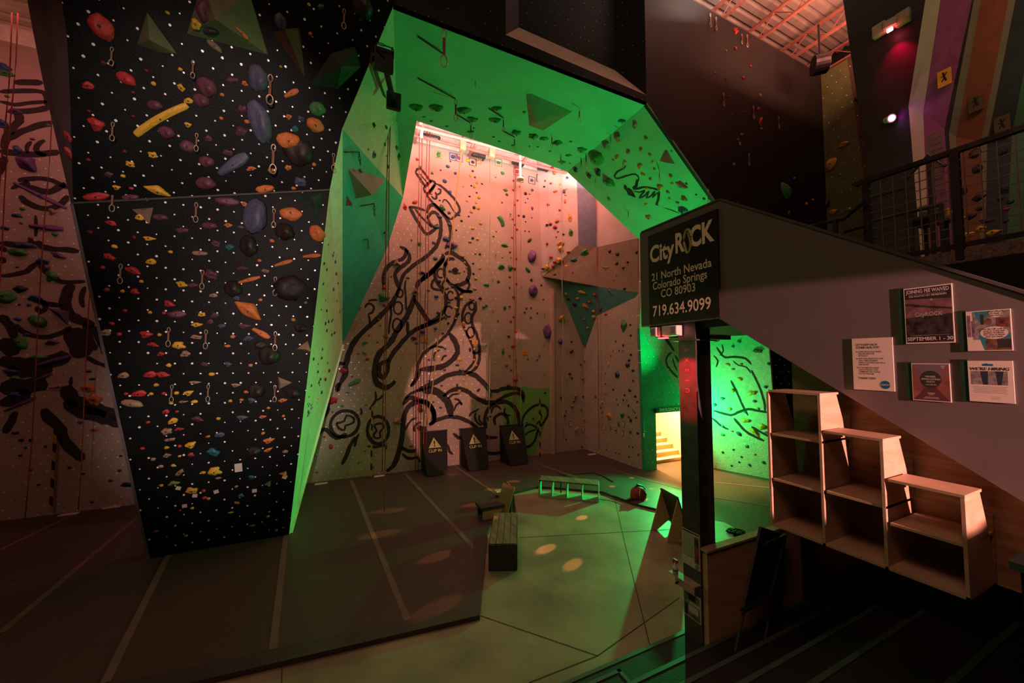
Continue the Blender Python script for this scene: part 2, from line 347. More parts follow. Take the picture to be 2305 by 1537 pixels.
# ================================================================ DARK OVERHANGING WALL (left foreground)
LEAN = .12
PL = plane3((-3.15, 8.9, 0), (-.96, 8.9, 0), (0, 8.9-LEAN*5, 5))
cl, cr = PL.at(165, 458), PL.at(742, 428)
a0, b0 = PL.at(340, 1250), PL.at(650, 1205); a0.z = b0.z = 0
D = atY(885, 15, 6.4)
PU = plane3(cl, cr, D)
facet('wall_overhang_lower', [a0, b0, cr, cl], DARK, th=.12, pl=PL)
ul = PU.at(145, 0); 
facet('wall_overhang_upper', [cl, cr, PU.at(770, 290), D, PU.at(892, -60), PU.at(120, -120), PU.at(150, 75), PU.at(157, 200)], DARK, th=.12, pl=PU)
# its left side return
sd = Vector((-.1, 1.2, .1))
def sidepts(pl, off): return None
L1 = [PU.at(120, -120), PU.at(150, 75), PU.at(157, 200), cl]
L2 = [atY(40, -120, L1[0].y+.9), atY(72, 60, L1[1].y+.9), atY(98, 190, L1[2].y+.9), atY(160, 458, cl.y+.25)]
SIDE = mat('gray_side_board', (.10, .08, .085), rough=.6, var=.3, sc_=2, bump=.15)
for i in range(3):
    facet('wall_overhang_side', [L1[i], L1[i+1], L2[i+1]], SIDE, th=.04); facet('wall_overhang_side', [L1[i], L2[i+1], L2[i]], SIDE, th=.04)
facet('wall_overhang_side', [cl, a0, a0+Vector((-.03, .35, 0)), cl+Vector((-.09, .35, 0))], SIDE, th=.04)
B(MB().poly([b0+Vector((0, .1, 0)), a0+Vector((0, .1, 0)), a0+Vector((.3, 3.2, 0)), b0+Vector((-.3, 3.2, 0))], -.02).box((-3.1, 11, 0), (-1.3, 12.2, 6)), 'wall_overhang_core', PLAIND)['kind'] = 'structure'
# crease trim
B(MB().beam(cl-PL.n*-.01, cr-PL.n*-.01, .03), 'trim_crease', mat('crease_edge', (.05, .05, .045), rough=.4))['kind'] = 'structure'
# ================================================================ ARCH
Pt = {'A': b0, 'Bk': cr, 'C': PU.at(771, 290), 'D': D, 'P': onB(771, 775, 12.25), 'Q': onB(656, 1062, 12.28), 'R': Vector((atZ(657, 1086, 0).x, 12.28, 0)),
      'E': atY(907, 445, 11.0), 'G': atY(870, 562, 12.2), 'S': atZ(893, 262, D.z), 'S2': atZ(938, 272, D.z), 'T': atZ(1222, 366, D.z), 'U': atZ(1277, 387, D.z),
      'V': atY(1455, 249, 6.4), 'W': atY(1610, 456, 6.4), 'X': atY(1440, 532, 9.1)}
Pt['V'].z = D.z
def tf(name, ks, m, th=.05):
    o, pl = facet(name, [Pt[k] for k in ks], m, th=th); FAC.setdefault(name, pl); return pl
tf('wall_reveal_strip', 'A Q R'.split(), STRIP); tf('wall_reveal_strip', 'A Bk P'.split(), STRIP); tf('wall_reveal_strip', 'A P Q'.split(), STRIP); tf('wall_reveal_strip', 'Bk C P'.split(), STRIP)
FAC['wall_reveal_strip'] = plane3(Pt['A'], Pt['Bk'], Pt['P'])
tf('wall_reveal_teal', 'C E G'.split(), TEAL); tf('wall_reveal_teal', 'C G P'.split(), TEAL)
tf('wall_reveal_upper', 'C S E'.split(), SOFF2); tf('wall_reveal_upper', 'S S2 E'.split(), SOFF2); tf('wall_reveal_upper', 'C D S'.split(), SOFF2)
zs = D.z
facet('wall_arch_soffit', [D, Pt['S'], Pt['S2'], Pt['T'], Pt['U'], Pt['V']], SOFF, th=.05, pl=Plane(D, (0, 0, -1))); FAC['wall_arch_soffit'] = Plane(D, (0, 0, -1))
Pt['W2'] = Pt['V']+(Pt['W']-Pt['V'])*1.35
Pt['X2'] = Pt['X']+Vector((.05, 0, -.15))
# leg facet: V W2 X2 U
tf('wall_arch_leg', 'V W2 U'.split(), SOFF); facet('wall_arch_leg', [Pt['U'], Pt['W2'], Pt['X2']], SOFF, th=.05)
FAC['wall_arch_leg'] = plane3(Pt['V'], Pt['W'], Pt['U'])
W3 = Vector((10.6, 6.4, 4.35)); X3 = Vector((10.6, 9.05, 4.35))
facet('wall_arch_leg', [Pt['W2'], W3, X3], SOFF, th=.05); facet('wall_arch_leg', [Pt['W2'], X3, Pt['X2']], SOFF, th=.05)
facet('wall_arch_underside', [W3, (14.3, 6.4, 4.35), (14.3, 9.05, 4.35), X3], SOFF, th=.05, pl=Plane(W3, (0, 0, -1)))
# arch body closed at the back
facet('wall_arch_back', [(1.4, 8.3, D.z+.1), (8.8, 8.3, D.z+.1), (8.8, 8.3, 12.5), (1.0, 8.3, 12.5)], PLAIND, th=.03, pl=Plane((0, 8.3, 0), (0, 1, 0)))
# front fascia, plane Y = 6.4
YF = 6.4; PF = Plane((0, YF, 0), (0, -1, 0))
def onF(px, py, y=YF): return atY(px, py, y)
lo = [onF(1138, 78), onF(1455, 214)]          # lower front lip of the recess
facet('wall_fascia_lip', [D, Pt['V'], lo[1], lo[0], onF(900, -40)], DARK2, th=.05, pl=PF)
ri = [atY(1168, 62, 6.98), atY(1384, 158, 6.98)]
LEDGE = mat('bare_ledge_board', (.8, .6, .48), rough=.6, var=.1)
facet('wall_fascia_ledge', [lo[0], lo[1], ri[1]], LEDGE, th=.03); facet('wall_fascia_ledge', [lo[0], ri[1], ri[0]], LEDGE, th=.03)
facet('wall_fascia_recess', [ri[0], ri[1], ri[1]+Vector((0, 0, 3.2)), ri[0]+Vector((0, 0, 3.2))], DARK2, th=.04, pl=Plane(ri[0], (0, -1, 0)))
facet('wall_fascia_recess', [ri[1], lo[1], lo[1]+Vector((.0, 0, 3.4)), ri[1]+Vector((0, 0, 3.2))][:3], DARK2, th=.04); facet('wall_fascia_recess', [ri[1], lo[1]+Vector((0, 0, 3.4)), ri[1]+Vector((0, 0, 3.2))], DARK2, th=.04)
facet('wall_fascia_recess', [lo[0], ri[0], ri[0]+Vector((0, 0, 3.4))], PLAIND, th=.04); facet('wall_fascia_recess', [lo[0], ri[0]+Vector((0, 0, 3.4)), lo[0]+Vector((0, 0, 3.4))], PLAIND, th=.04)
facet('wall_fascia_upper', [onF(900, -40), lo[0], lo[0]+Vector((0, 0, 3.4)), onF(900, -40)+Vector((0, 0, 3))], DARK2, th=.05, pl=PF)
Xr = atY(1848, 168, YF).x; ZC = atY(1848, 168, YF).z
facet('wall_dark_right', [lo[1], Pt['V'], Pt['W2'], W3, Vector((Xr, YF, 4.35)), Vector((Xr, YF, ZC)), Vector((lo[1].x, YF, ZC))], PURPD, th=.08, pl=PF)
facet('wall_dark_patch', [onF(1475, 252, YF-.02), onF(1518, 268, YF-.02), onF(1518, 315, YF-.02), onF(1507, 312, YF-.02)], mat('gray_patch_board', (.03, .026, .03), rough=.7), th=.015, pl=PF)
# ================================================================ FAR HALL ON THE RIGHT (above the mezzanine)
facet('wall_hall_olive', [(Xr, YF, 4.3), (Xr, YF-1.3, 4.3), (Xr, YF-.7, ZC), (Xr, YF, ZC)], tnut('olive_hall_board', (.10, .12, .05), dx=.24, dy=.3, r=.014, drop=.15, var=.15), th=.05, pl=Plane((Xr, 0, 0), (-1, 0, 0)))
facet('wall_hall_brown', [(Xr, YF-1.3, 4.3), (Xr, -1, 4.3), (Xr, -1, ZC), (Xr, YF-.7, ZC)], tnut('brown_hall_board', (.075, .04, .03), dx=.24, dy=.33, r=.014, drop=.4, var=.2), th=.05, pl=Plane((Xr, 0, 0), (-1, 0, 0)))
XH = 9.5
def onH(px, py, x=XH): return atX(px, py, x)
def hallpanel(name, low, kink, top, m, xt=.75):
    """low, kink, top: pairs of pixels; the part above the kink leans into the hall"""
    a, b = onH(*low[0]), onH(*low[1]); c, d = onH(*kink[0]), onH(*kink[1])
    e, f = onH(*top[0], XH-xt), onH(*top[1], XH-xt)
    facet(name, [a, b, d, c], m, th=.05); facet(name, [c, d, f], m, th=.05); facet(name, [c, f, e], m, th=.05)
CREAM = mat('cream_hall_panel', (.5, .4, .32), rough=.6, var=.08)
PURP = mat('purple_hall_panel', (.26, .06, .16), rough=.45, var=.12)
CRM2 = mat('olive_cream_strip', (.17, .15, .10), rough=.6, var=.1)
RST = mat('rust_hall_panel', (.19, .055, .025), rough=.6, var=.15)
NVY = mat('navy_hall_panel', (.022, .03, .035), rough=.6, var=.2)
BLKP = mat('black_hall_panel', (.018, .015, .017), rough=.5, var=.4, sc_=1.2)
facet('wall_hall_black', [onH(1975, 640), onH(2078, 640), onH(2060, 430), onH(2045, 238), onH(2080, 40, 9.5), onH(2092, -60, 9.5), onH(1889, -60), onH(1955, 400)], BLKP, th=.06, pl=Plane((XH, 0, 0), (-1, 0, 0)))
hallpanel('wall_hall_cream', [(2078, 640), (2088, 640)], [(2045, 238), (2075, 252)], [(2086, -20), (2118, -20)], CREAM)
hallpanel('wall_hall_cream_side', [(2088, 640), (2094, 640)], [(2075, 252), (2078, 254)], [(2118, -20), (2120, -20)], CREAM)
hallpanel('wall_hall_purple', [(2094, 640), (2150, 640)], [(2078, 254), (2126, 290)], [(2120, -20), (2192, -20)], PURP)
hallpanel('wall_hall_shadow_gap', [(2150, 640), (2154, 640)], [(2126, 290), (2136, 295)], [(2192, -20), (2196, -20)], BLKP)
hallpanel('wall_hall_olive_strip', [(2154, 640), (2160, 640)], [(2136, 298), (2152, 308)], [(2196, -20), (2212, -20)], CRM2)
hallpanel('wall_hall_rust', [(2160, 640), (2206, 640)], [(2152, 308), (2208, 318)], [(2212, -20), (2274, -20)], RST)
hallpanel('wall_hall_strip', [(2206, 640), (2216, 640)], [(2208, 318), (2222, 320)], [(2274, -20), (2290, -20)], CRM2)
hallpanel('wall_hall_navy', [(2216, 640), (2262, 640)], [(2222, 320), (2278, 300)], [(2290, -20), (2340, -20)], NVY)
hallpanel('wall_hall_green', [(2262, 640), (2420, 640)], [(2278, 300), (2420, 300)], [(2340, -20), (2480, -20)], mat('green_hall_panel', (.05, .14, .07), rough=.6))
# ================================================================ CEILINGS
def deck(name, x0, x1, y0, y1, z):
    mb = MB(); n = int((y1-y0)/.3); 
    prof = []
    for i in range(n):
        y = y0+i*.3; prof += [(y, z), (y+.16, z), (y+.19, z+.06), (y+.27, z+.06)]
    prof.append((y0+n*.3, z)); bm = mb.bm
    a = [bm.verts.new((x0, y, q)) for y, q in prof]; b = [bm.verts.new((x1, y, q)) for y, q in prof]
    for i in range(len(a)-1): bm.faces.new((a[i], a[i+1], b[i+1], b[i]))
    a2 = [bm.verts.new((x0, y, z+.2)) for y in (y0, y1)]; b2 = [bm.verts.new((x1, y, z+.2)) for y in (y0, y1)]
    bm.faces.new((a2[0], b2[0], b2[1], a2[1]))
    B(mb, name, DECK)['kind'] = 'structure'
deck('ceiling', -18, 16, -6, 9.3, 14.2)
deck('ceiling', -18, 16, 8.4, 12.6, 11.3)
B(MB().box((-18, 8.36, 11.3), (16, 8.44, 14.4)), 'wall_roof_step', PLAIND)['kind'] = 'structure'
B(MB().box((-18, 12.32, 10.9), (14, 12.5, 11.5)), 'wall_back_top', mat('clerestory_wall', (.8, .7, .65), rough=.6))['kind'] = 'structure'
B(MB().box((-18.2, -6, 0), (-18, 12.5, 14.4)), 'wall_left', PLAIND)['kind'] = 'structure'
B(MB().box((15.4, -6, 0), (15.6, 14, 14.4)), 'wall_east', PLAIND)['kind'] = 'structure'
def joist(x, y0, y1, z=11.35, grp='roof joists'):
    o = empty('roof_joist', (x, y0, z)); MBt = MB().beam((x, y0, z+.5), (x, y1, z+.5), .1, .06); B(MBt, 'top_chord', JOIST, o)
    B(MB().beam((x, y0, z), (x, y1, z), .09, .06), 'bottom_chord', JOIST, o)
    mb = MB(); n = int((y1-y0)/.55)
    for i in range(n):
        a = y0+(y1-y0)*i/n; b = y0+(y1-y0)*(i+1)/n
        mb.beam((x, a, z if i % 2 else z+.5), (x, b, z+.5 if i % 2 else z), .025)
    B(mb, 'web', JOIST, o)
    return o
def joistx(y, x0, x1, z=11.35):
    o = empty('roof_joist', (x0, y, z)); B(MB().beam((x0, y, z+.45), (x1, y, z+.45), .1, .06), 'top_chord', JOIST, o)
    B(MB().beam((x0, y, z), (x1, y, z), .09, .06), 'bottom_chord', JOIST, o)
    mb = MB(); n = int((x1-x0)/.55)
    for i in range(n):
        a = x0+(x1-x0)*i/n; b = x0+(x1-x0)*(i+1)/n
        mb.beam((a, y, z if i % 2 else z+.45), (b, y, z+.45 if i % 2 else z), .025)
    B(mb, 'web', JOIST, o); return o
for i, x in enumerate((8.2, 9.9, 11.6, 13.3, 14.9)):
    tag(joist(x, -1.5, 8.0, 13.5), f'red steel roof joist above the dark right wall, {["leftmost", "second from left", "middle", "second from right", "rightmost"][i]}', 'roof joist', 'roof joists over the right hall')
for i, x in enumerate((-9.2, -7.4)):
    tag(joist(x, 8.6, 12.2, 10.72), f'pink-lit steel roof joist at the top left corner, {["nearer the picture edge", "nearer the dark overhanging wall"][i]}', 'roof joist')
for i, x in enumerate((2.1, 4.0, 5.9, 7.6)):
    tag(joist(x, 9.5, 12.25, 10.8), f'roof beam in the bright ceiling band behind the arch, {["leftmost", "second from left", "second from right", "rightmost"][i]}', 'roof joist', 'roof joists behind the arch')
for i, y in enumerate((11.2, 11.8)):
    o = B(MB().tube([(1.4, y, 10.7+.08*i), (8.8, y, 10.7+.08*i)], .045), 'ceiling_pipe', JOIST)
    tag(o, f'long horizontal pipe under the bright ceiling band behind the arch, {["nearer", "farther"][i]}', 'pipe')
# ================================================================ EXIT STAIR ROOM
ER = mat('exit_room_wall', (.8, .68, .5), rough=.6)
for nm, lo_, hi_ in (('wall_exit_left', (DX0-.15, 9.22, 0), (DX0-.02, 13.4, 3.8)), ('wall_exit_right', (DX1+.5, 9.22, 0), (DX1+.6, 13.4, 3.8)), ('wall_exit_back', (DX0-.1, 13.4, 0), (DX1+.6, 13.5, 3.8)), ('ceiling_exit', (DX0-.1, 9.22, 3.7), (DX1+.6, 13.5, 3.8))):
    B(MB().box(lo_, hi_), nm, ER)['kind'] = 'structure'
st = empty('exit_staircase', (10, 9.7, 0), 'brightly lit pale wooden stairs inside the emergency exit opening', 'stairs')
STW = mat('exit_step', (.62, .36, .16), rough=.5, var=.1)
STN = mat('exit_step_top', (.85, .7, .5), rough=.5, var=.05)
for i in range(10):
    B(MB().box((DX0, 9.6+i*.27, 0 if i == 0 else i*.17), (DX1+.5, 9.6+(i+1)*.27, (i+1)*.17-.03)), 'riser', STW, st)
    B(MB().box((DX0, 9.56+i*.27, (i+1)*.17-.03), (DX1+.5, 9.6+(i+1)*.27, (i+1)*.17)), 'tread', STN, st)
hr = empty('exit_handrail', (9.7, 9.9, 0), 'thin pale metal handrail on the exit stairs', 'handrail')
WM = mat('pale_rail_metal', (.75, .62, .45), rough=.35, var=.05)
for x in (9.55, 9.95):
    a, b = Vector((x, 9.75, .95)), Vector((x, 11.6, 2.1)); B(MB().tube([a, b], .018), 'rail', WM, hr)
    for t in (0, .33, .66, 1): p = a.lerp(b, t); B(MB().tube([p, p-Vector((0, 0, .85))], .014), 'post', WM, hr)
sg = empty('exit_sign', (9.9, 9.05, 1.9), 'dark sign with pale green letters over the emergency exit opening', 'sign')
B(MB().box((DX0-.06, 9.03, DZ+.02), (DX1+.05, 9.08, DZ+.17)), 'board', mat('exit_sign_board', (.02, .04, .03), rough=.5), sg)
text_obj('EMERGENCY EXIT', mat('exit_sign_letters', (.45, .8, .55), rough=.5), ((DX0+DX1)/2, 9.03, DZ+.095), (1, 0, 0), (0, 0, 1), .15, 'lettering', sg, xs=.98, bold=.02)
# ================================================================ COLUMN AND LANDING GUARD
cx0, cx1, cy0, cy1 = 3.9, 4.16, 3.13, 3.38
co = empty('steel_column', (4.03, 3.37, 0), 'dark steel column carrying the landing, red light on its upper face', 'column')
B(MB().box((cx0, cy0, .18), (cx0+.02, cy1, 4.06)), 'flange', STEELR, co, bevel=.002)
B(MB().box((cx1-.02, cy0, .18), (cx1, cy1, 4.06)), 'flange', STEELR, co, bevel=.002)
B(MB().box((cx0+.02, (cy0+cy1)/2-.06, .18), (cx1-.02, (cy0+cy1)/2+.06, 4.06)), 'web', STEELR, co)
B(MB().box((cx0-.05, cy0-.05, 3.83), (cx1+.05, cy1+.05, 3.845)), 'stiffener_plate', STEELR, co)
chalk = mat('chalk_mark', (.42, .2, .2), rough=.9)
for i, ch in enumerate('S X 2 1 U'.split()):
    text_obj(ch, chalk, (cx0, (cy0+cy1)/2, 3.72-i*.125), (0, 0, 1), (0, 1, 0), .085, 'chalk_lettering', co)
XP = 3.85
gd = empty('stair_guard', (XP, 2, 0), 'gray painted solid stair guard, flat over the landing then sloping down to the right', 'stair guard')
def gz(y): return 5.4-.695*(2.73-y) if y < 2.73 else 5.4
def gb(y): return 4.06-.672*(2.78-y) if y < 2.78 else 4.06
gp_ = [(XP, 3.93, 4.06), (XP, 3.93, 5.4), (XP, 2.73, 5.4), (XP, -.9, gz(-.9)), (XP, -.9, gb(-.9)), (XP, 2.78, 4.06)]
facet('panel', gp_, GRAY, th=.1, pl=Plane((XP, 0, 0), (-1, 0, 0)), parent=gd, struct=False)
B(MB().beam((XP+.05, 3.93, 5.405), (XP+.05, 2.73, 5.405), .12, .02).beam((XP+.05, 2.73, 5.405), (XP+.05, -.9, gz(-.9)+.006), .12, .02), 'cap', mat('guard_cap', (.07, .06, .062), rough=.5), gd)
facet('panel_end', [(XP, 3.93, 4.06), (XP+.6, 3.93, 4.06), (XP+.6, 3.93, 5.4), (XP, 3.93, 5.4)], GRAY, th=.03, pl=Plane((XP, 3.93, 0), (0, -1, 0)), parent=gd, struct=False)
B(MB().box((XP+.1, 2.5, 3.98), (5.75, 3.9, 4.12)), 'trim_landing_slab', mat('landing_underside', (.03, .03, .03), rough=.7))['kind'] = 'structure'
lb = B(MB().box((XP+.3, 3.92, 3.92), (5.7, 4.0, 4.02)), 'trim_landing_beam', mat('beam_face', (.3, .5, .35), rough=.6)); lb['kind'] = 'structure'
# upper flight soffit + plywood stringer wall
mb = MB(); mb.poly([(XP+.1, 2.5, 3.98), (5.7, 2.5, 3.98), (5.7, -.9, 3.98-.672*3.4), (XP+.1, -.9, 3.98-.672*3.4)], .08, (0, 0, -1))
B(mb, 'ceiling_stair_soffit', BLK)['kind'] = 'structure'
XW = 4.02
facet('wall_stair_ply', [(XW, 2.15, 2.12), (XW, 2.15, gb(2.15)+.1), (XW, -.9, gb(-.9)+.1), (XW, -.9, 2.06)], PLY, th=.03, pl=Plane((XW, 0, 0), (-1, 0, 0)))
facet('wall_stair_ply', [(XW, .78, 2.12), (XW, .78, 1.4), (XW, -.9, 1.4), (XW, -.9, 2.12)], PLY, th=.03, pl=Plane((XW, 0, 0), (-1, 0, 0)))
# business sign on the guard
sgn = empty('business_sign', (XP-.02, 3.3, 4.7), 'black sign with pale address lettering on the gray landing guard', 'sign')
q = [atX(1459, 529, XP-.03), atX(1614, 474, XP-.03), atX(1614, 717, XP-.03), atX(1459, 729, XP-.03)]
y0s, y1s = q[0].y, q[1].y; zt = (q[0].z+q[1].z)/2; zb = (q[2].z+q[3].z)/2
B(MB().box((XP-.035, y1s, zb), (XP-.002, y0s, zt)), 'board', mat('sign_board_black', (.016, .012, .012), rough=.35, var=.05), sgn)
LET = mat('sign_letter', (.8, .66, .5), rough=.5, var=.03)
Ys = Vector((0, -1, 0)); Zs = Vector((0, 0, 1)); W_ = y0s-y1s; H_ = zt-zb
def sp(u, v): return Vector((XP-.036, y0s-u*W_, zt-v*H_))
def bl(s, u, v, size, m=LET, xs=1, bold=.012, par=sgn, nm='lettering', al='CENTER', shear=0): text_obj(s, m, sp(u, v), Ys, Zs, size, nm, par, xs=xs, bold=bold, align=al, shear=shear)
bl('City', .225, .235, .31, xs=.76, bold=.03); bl('R', .50, .205, .34, xs=.62, bold=.035); bl('CK', .80, .195, .34, xs=.66, bold=.035)
GRC = mat('lime_carabiner', (.30, .38, .08), rough=.4); c0 = sp(.625, .21)
mb = MB(); loop = [c0+Ys*(.055*math.cos(t)*(1 if math.sin(t) > 0 else .8))+Zs*(.145*math.sin(t))+Vector((-.004, 0, 0)) for t in [i*math.pi/10 for i in range(21)]]
mb.tube(loop, .016, 6); B(mb, 'carabiner_logo', GRC, sgn)
mb = MB(); mb.beam(sp(.60+.03, .12)+Vector((-.006, 0, 0)), sp(.675, .28)+Vector((-.006, 0, 0)), .02, .01); B(mb, 'carabiner_gate', mat('gate_gray', (.35, .32, .3), rough=.4), sgn)
bl('21 North Nevada', .49, .485, .145, xs=.86); bl('Colorado Springs', .47, .585, .145, xs=.80); bl('CO 80903', .46, .685, .145, xs=.85)
bl('719.634.9099', .485, .865, .20, xs=.80)
# emergency light at the column head
el = empty('emergency_light', (3.8, 3.4, 3.95), 'small twin-head emergency light under the sign by the column', 'emergency light')
B(MB().box((3.76, 3.3, 3.9), (3.88, 3.52, 4.03)), 'housing', WROPE, el, bevel=.01)
for y in (3.28, 3.6):
    B(MB().box((3.70, y-.05, 3.9), (3.78, y+.05, 4.02)), 'lamp_head', WROPE, el, bevel=.01)
    B(MB().box((3.695, y-.038, 3.915), (3.70, y+.038, 4.005)), 'lens', mat('lens_grid', (.2, .2, .2), rough=.3), el)
B(MB().box((3.74, 3.44, 3.87), (3.80, 3.56, 3.885)), 'indicator', mat('red_indicator', (.5, 0, 0), emit=(1, .05, .08), es=6), el)
# ================================================================ STEPS AT LOWER RIGHT
nos = [(3.5, .18), (3.04, .36), (2.66, .54), (2.29, .72), (1.9, .9), (1.28, 1.16), (.8, 1.4)]
fl = empty('lower_staircase', (3.8, 2.4, 0), 'wide dark rubber-covered stairs with gray nosings at lower right', 'stairs')
for i, (y, z) in enumerate(nos):
    x0 = -1.2; x1 = 5.78 if i else 4.46
    yb = nos[i+1][0]-.02 if i+1 < len(nos) else -3
    B(MB().box((x0, yb, z-.5 if z > .5 else 0), (x1, y-.005, z-.002)), 'tread', TREAD, fl)
    B(MB().box((x0, y-.045, z-.02), (x1 if i else 4.3, y, z+.004)), 'nosing', NOSE, fl)
a_, b_, c_ = atZ(1316, 1537, .27), atZ(1394, 1504, .27), atZ(1444, 1516, .27)
B(MB().box((a_.x-.9, 3.02, .19), (b_.x, b_.y, .265)), 'half_step', TREAD, fl)
B(MB().box((a_.x-.9, b_.y-.04, .255), (b_.x, b_.y, .272)), 'nosing', NOSE, fl)
B(MB().box((b_.x-.04, 3.06, .255), (b_.x, b_.y, .272)), 'nosing', NOSE, fl)
B(MB().box((5.78, -3, 0), (5.9, 3.1, 4.6)), 'wall_stair_right', BLK2)['kind'] = 'structure'
lw = empty('low_plywood_wall', (4.8, 3.2, 0), 'waist-high plywood wall with a capped edge right of the column', 'low wall')
B(MB().box((3.92, 3.06, .17), (5.78, 3.125, 1.36)), 'panel', PLYD, lw)
B(MB().box((3.9, 3.04, 1.36), (5.78, 3.14, 1.385)), 'cap', PLYL, lw)
# ================================================================ STEPPED SHELF
sh = empty('stepped_cubby_shelf', (XW, 1.5, 2.1), 'open birch plywood cubby shelf stepping down to the right under the stair guard', 'shelf')
xf = 3.55; t = .018
ys = [2.10, 1.70, 1.325, .95]; zt_ = [3.325, 3.03, 2.755]; z0 = 2.115
def backx(z, top): return min(XW-.005, 3.80+(top-z)*.38)
def side(y, top, name='side_panel'):
    pts = [(xf, y, z0), (xf, y, top-t), (backx(top, top), y, top-t), (backx(top-.32, top), y, top-.32), (backx(z0, top), y, z0)]
    facet(name, pts, PLYL, th=t, pl=Plane((0, y, 0), (0, -1, 0)), parent=sh, struct=False)
for i in range(3):
    top = zt_[i]; yl, yr = ys[i], ys[i+1]
    side(yl, top if i == 0 else zt_[i-1]-0.0) if i == 0 else None
    side(yr, top)
    B(MB().box((xf-.001, yr-.001, top-t), (backx(top, top)+.03, yl-(.001 if i == 0 else t), top)), 'top_panel', PLYL, sh)
    B(MB().box((XW-.02, yr, z0), (XW-.008, yl-.0, top-.2)), 'back_panel', PLY, sh)
    n = (3, 2, 2)[i]
    lv = {0: [2.93, 2.53], 1: [2.545], 2: [2.44]}[i]
    for z in lv: B(MB().box((xf+.004, yr, z-t/2), (XW-.03, yl-t, z+t/2)), 'shelf_board', PLYL, sh)
    B(MB().box((xf, yr, z0), (XW-.03, yl, z0+t)), 'bottom_panel', PLYL, sh)
# ================================================================ POSTERS ON THE GUARD
Xq = XP-.006
def poster(label, px, name='poster'):
    """px = left, top, right, bottom measured on the guard plane"""
    a = atX(px[0], px[1], Xq); b = atX(px[2], px[3], Xq); tr = atX(px[2], px[1], Xq)
    o = empty(name, (Xq, (a.y+b.y)/2, (a.z+b.z)/2), label, 'poster'); o['w'] = a.y-b.y
    return o, a.y, b.y
def pquad(px4, th=.004):
    ps = [atX(x, y, Xq) for x, y in px4]
    y0 = (ps[0].y+ps[3].y)/2; y1 = (ps[1].y+ps[2].y)/2; z1 = (ps[0].z+ps[1].z)/2; z0_ = (ps[2].z+ps[3].z)/2
    return y0, y1, z1, z0_
def make_poster(label, px4, base, items, name='poster', sleeve=False):
    y0, y1, z1, z0_ = pquad(px4); o = empty(name, (Xq, (y0+y1)/2, (z0_+z1)/2), label, 'poster'); Wp, Hp = y0-y1, z1-z0_
    B(MB().box((Xq-.002, y1, z0_), (Xq+.005, y0, z1)), 'sheet', base, o)
    if sleeve: B(MB().box((Xq-.0, y0+.0, z0_-.005), (Xq+.005, y0+.035, z1+.01)), 'sleeve_edge', mat('green_lit_sleeve_edge', (.02, .05, .03), rough=.3), o)  # green light on the sleeve edge is put into its colour
    lay = [0]
    def P_(u, v, k=1): return Vector((Xq-.0021-.00004*k, y0-u*Wp, z1-v*Hp))
    for it in items:
        lay[0] += 1; k = lay[0]
        if it[0] == 'r':
            _, u0, v0, u1, v1, m = it; mb = MB(); mb.poly([P_(u0, v0, k), P_(u1, v0, k), P_(u1, v1, k), P_(u0, v1, k)], .00003, (-1, 0, 0)); B(mb, 'printed_block', m, o)
        elif it[0] == 'p':
            _, pp, m = it; mb = MB(); mb.poly([P_(u, v, k) for u, v in pp], .00003, (-1, 0, 0)); B(mb, 'printed_shape', m, o)
        elif it[0] == 'e':
            _, u, v, ru, rv, m = it; mb = MB(); mb.poly([P_(u+ru*math.cos(a*math.pi/14), v+rv*math.sin(a*math.pi/14), k) for a in range(28)], .00003, (-1, 0, 0)); B(mb, 'printed_disc', m, o)
        else:
            _, s, u, v, size, m, *r = it; r = r[0] if r else {}
            text_obj(s, m, P_(u, v, k), Ys, Zs, size*Hp, 'printed_lettering', o, xs=r.get('xs', .8), bold=r.get('b', .01), align=r.get('al', 'CENTER'), off=.0001, shear=r.get('sh', 0))
    return o
PAP = mat('white_paper', (.62, .54, .47), rough=.6, var=.04); INK = mat('black_ink', (.03, .025, .025), rough=.6); WINK = mat('white_ink', (.55, .48, .42), rough=.6)
DKP = mat('dark_print', (.03, .022, .025), rough=.35); PKR = mat('pink_rock_print', (.16, .08, .085), rough=.4, var=.4, sc_=20); DRK = mat('dark_rock_print', (.035, .025, .025), rough=.4, var=.8, sc_=25)
BLU = mat('blue_print', (.0, .13, .28), rough=.5)
t1 = {'xs': .78, 'al': 'LEFT'}
hl = ["LET'S KEEP EACH", 'OTHER HEALTHY!']
items = [('t', "LET'S KEEP EACH", .1, .13, .058, INK, {'al': 'LEFT', 'b': .02, 'xs': .74}), ('t', 'OTHER HEALTHY!', .1, .185, .058, INK, {'al': 'LEFT', 'b': .02, 'xs': .74})]
for s, v in (('PLEASE WASH YOUR HANDS', .265), ('AND USE SANITIZER', .303), ('REGULARLY.', .342), ('KEEP YOUR HANDS OFF YOUR', .397), ('FACE. THERE ARE MANY', .436), ('HANDS TOUCHING OUR WALLS', .475), ('AND HOLDS.', .514), ('IF YOU ARE SICK, PLEASE', .573), ('HELP US PROTECT OUR', .612), ('COMMUNITY BY STAYING', .651), ('OUT OF THE GYM.', .690)):
    items.append(('t', s, .16, v, .04, INK, {'al': 'LEFT', 'b': .012, 'xs': .66}))
for v in (.265, .397, .573): items.append(('e', .125, v, .013, .01, INK))
items += [('t', 'THANK YOU!', .13, .775, .058, INK, {'al': 'LEFT', 'b': .02, 'xs': .74}), ('e', .79, .885, .115, .075, BLU), ('t', 'CityROCK', .79, .885, .045, WINK, {'xs': .75, 'b': .02})]
make_poster('white notice about keeping each other healthy, leftmost sheet on the gray guard', [(1917, 762), (2009, 759), (2014, 880), (1923, 877)], PAP, items, 'notice_sheet')
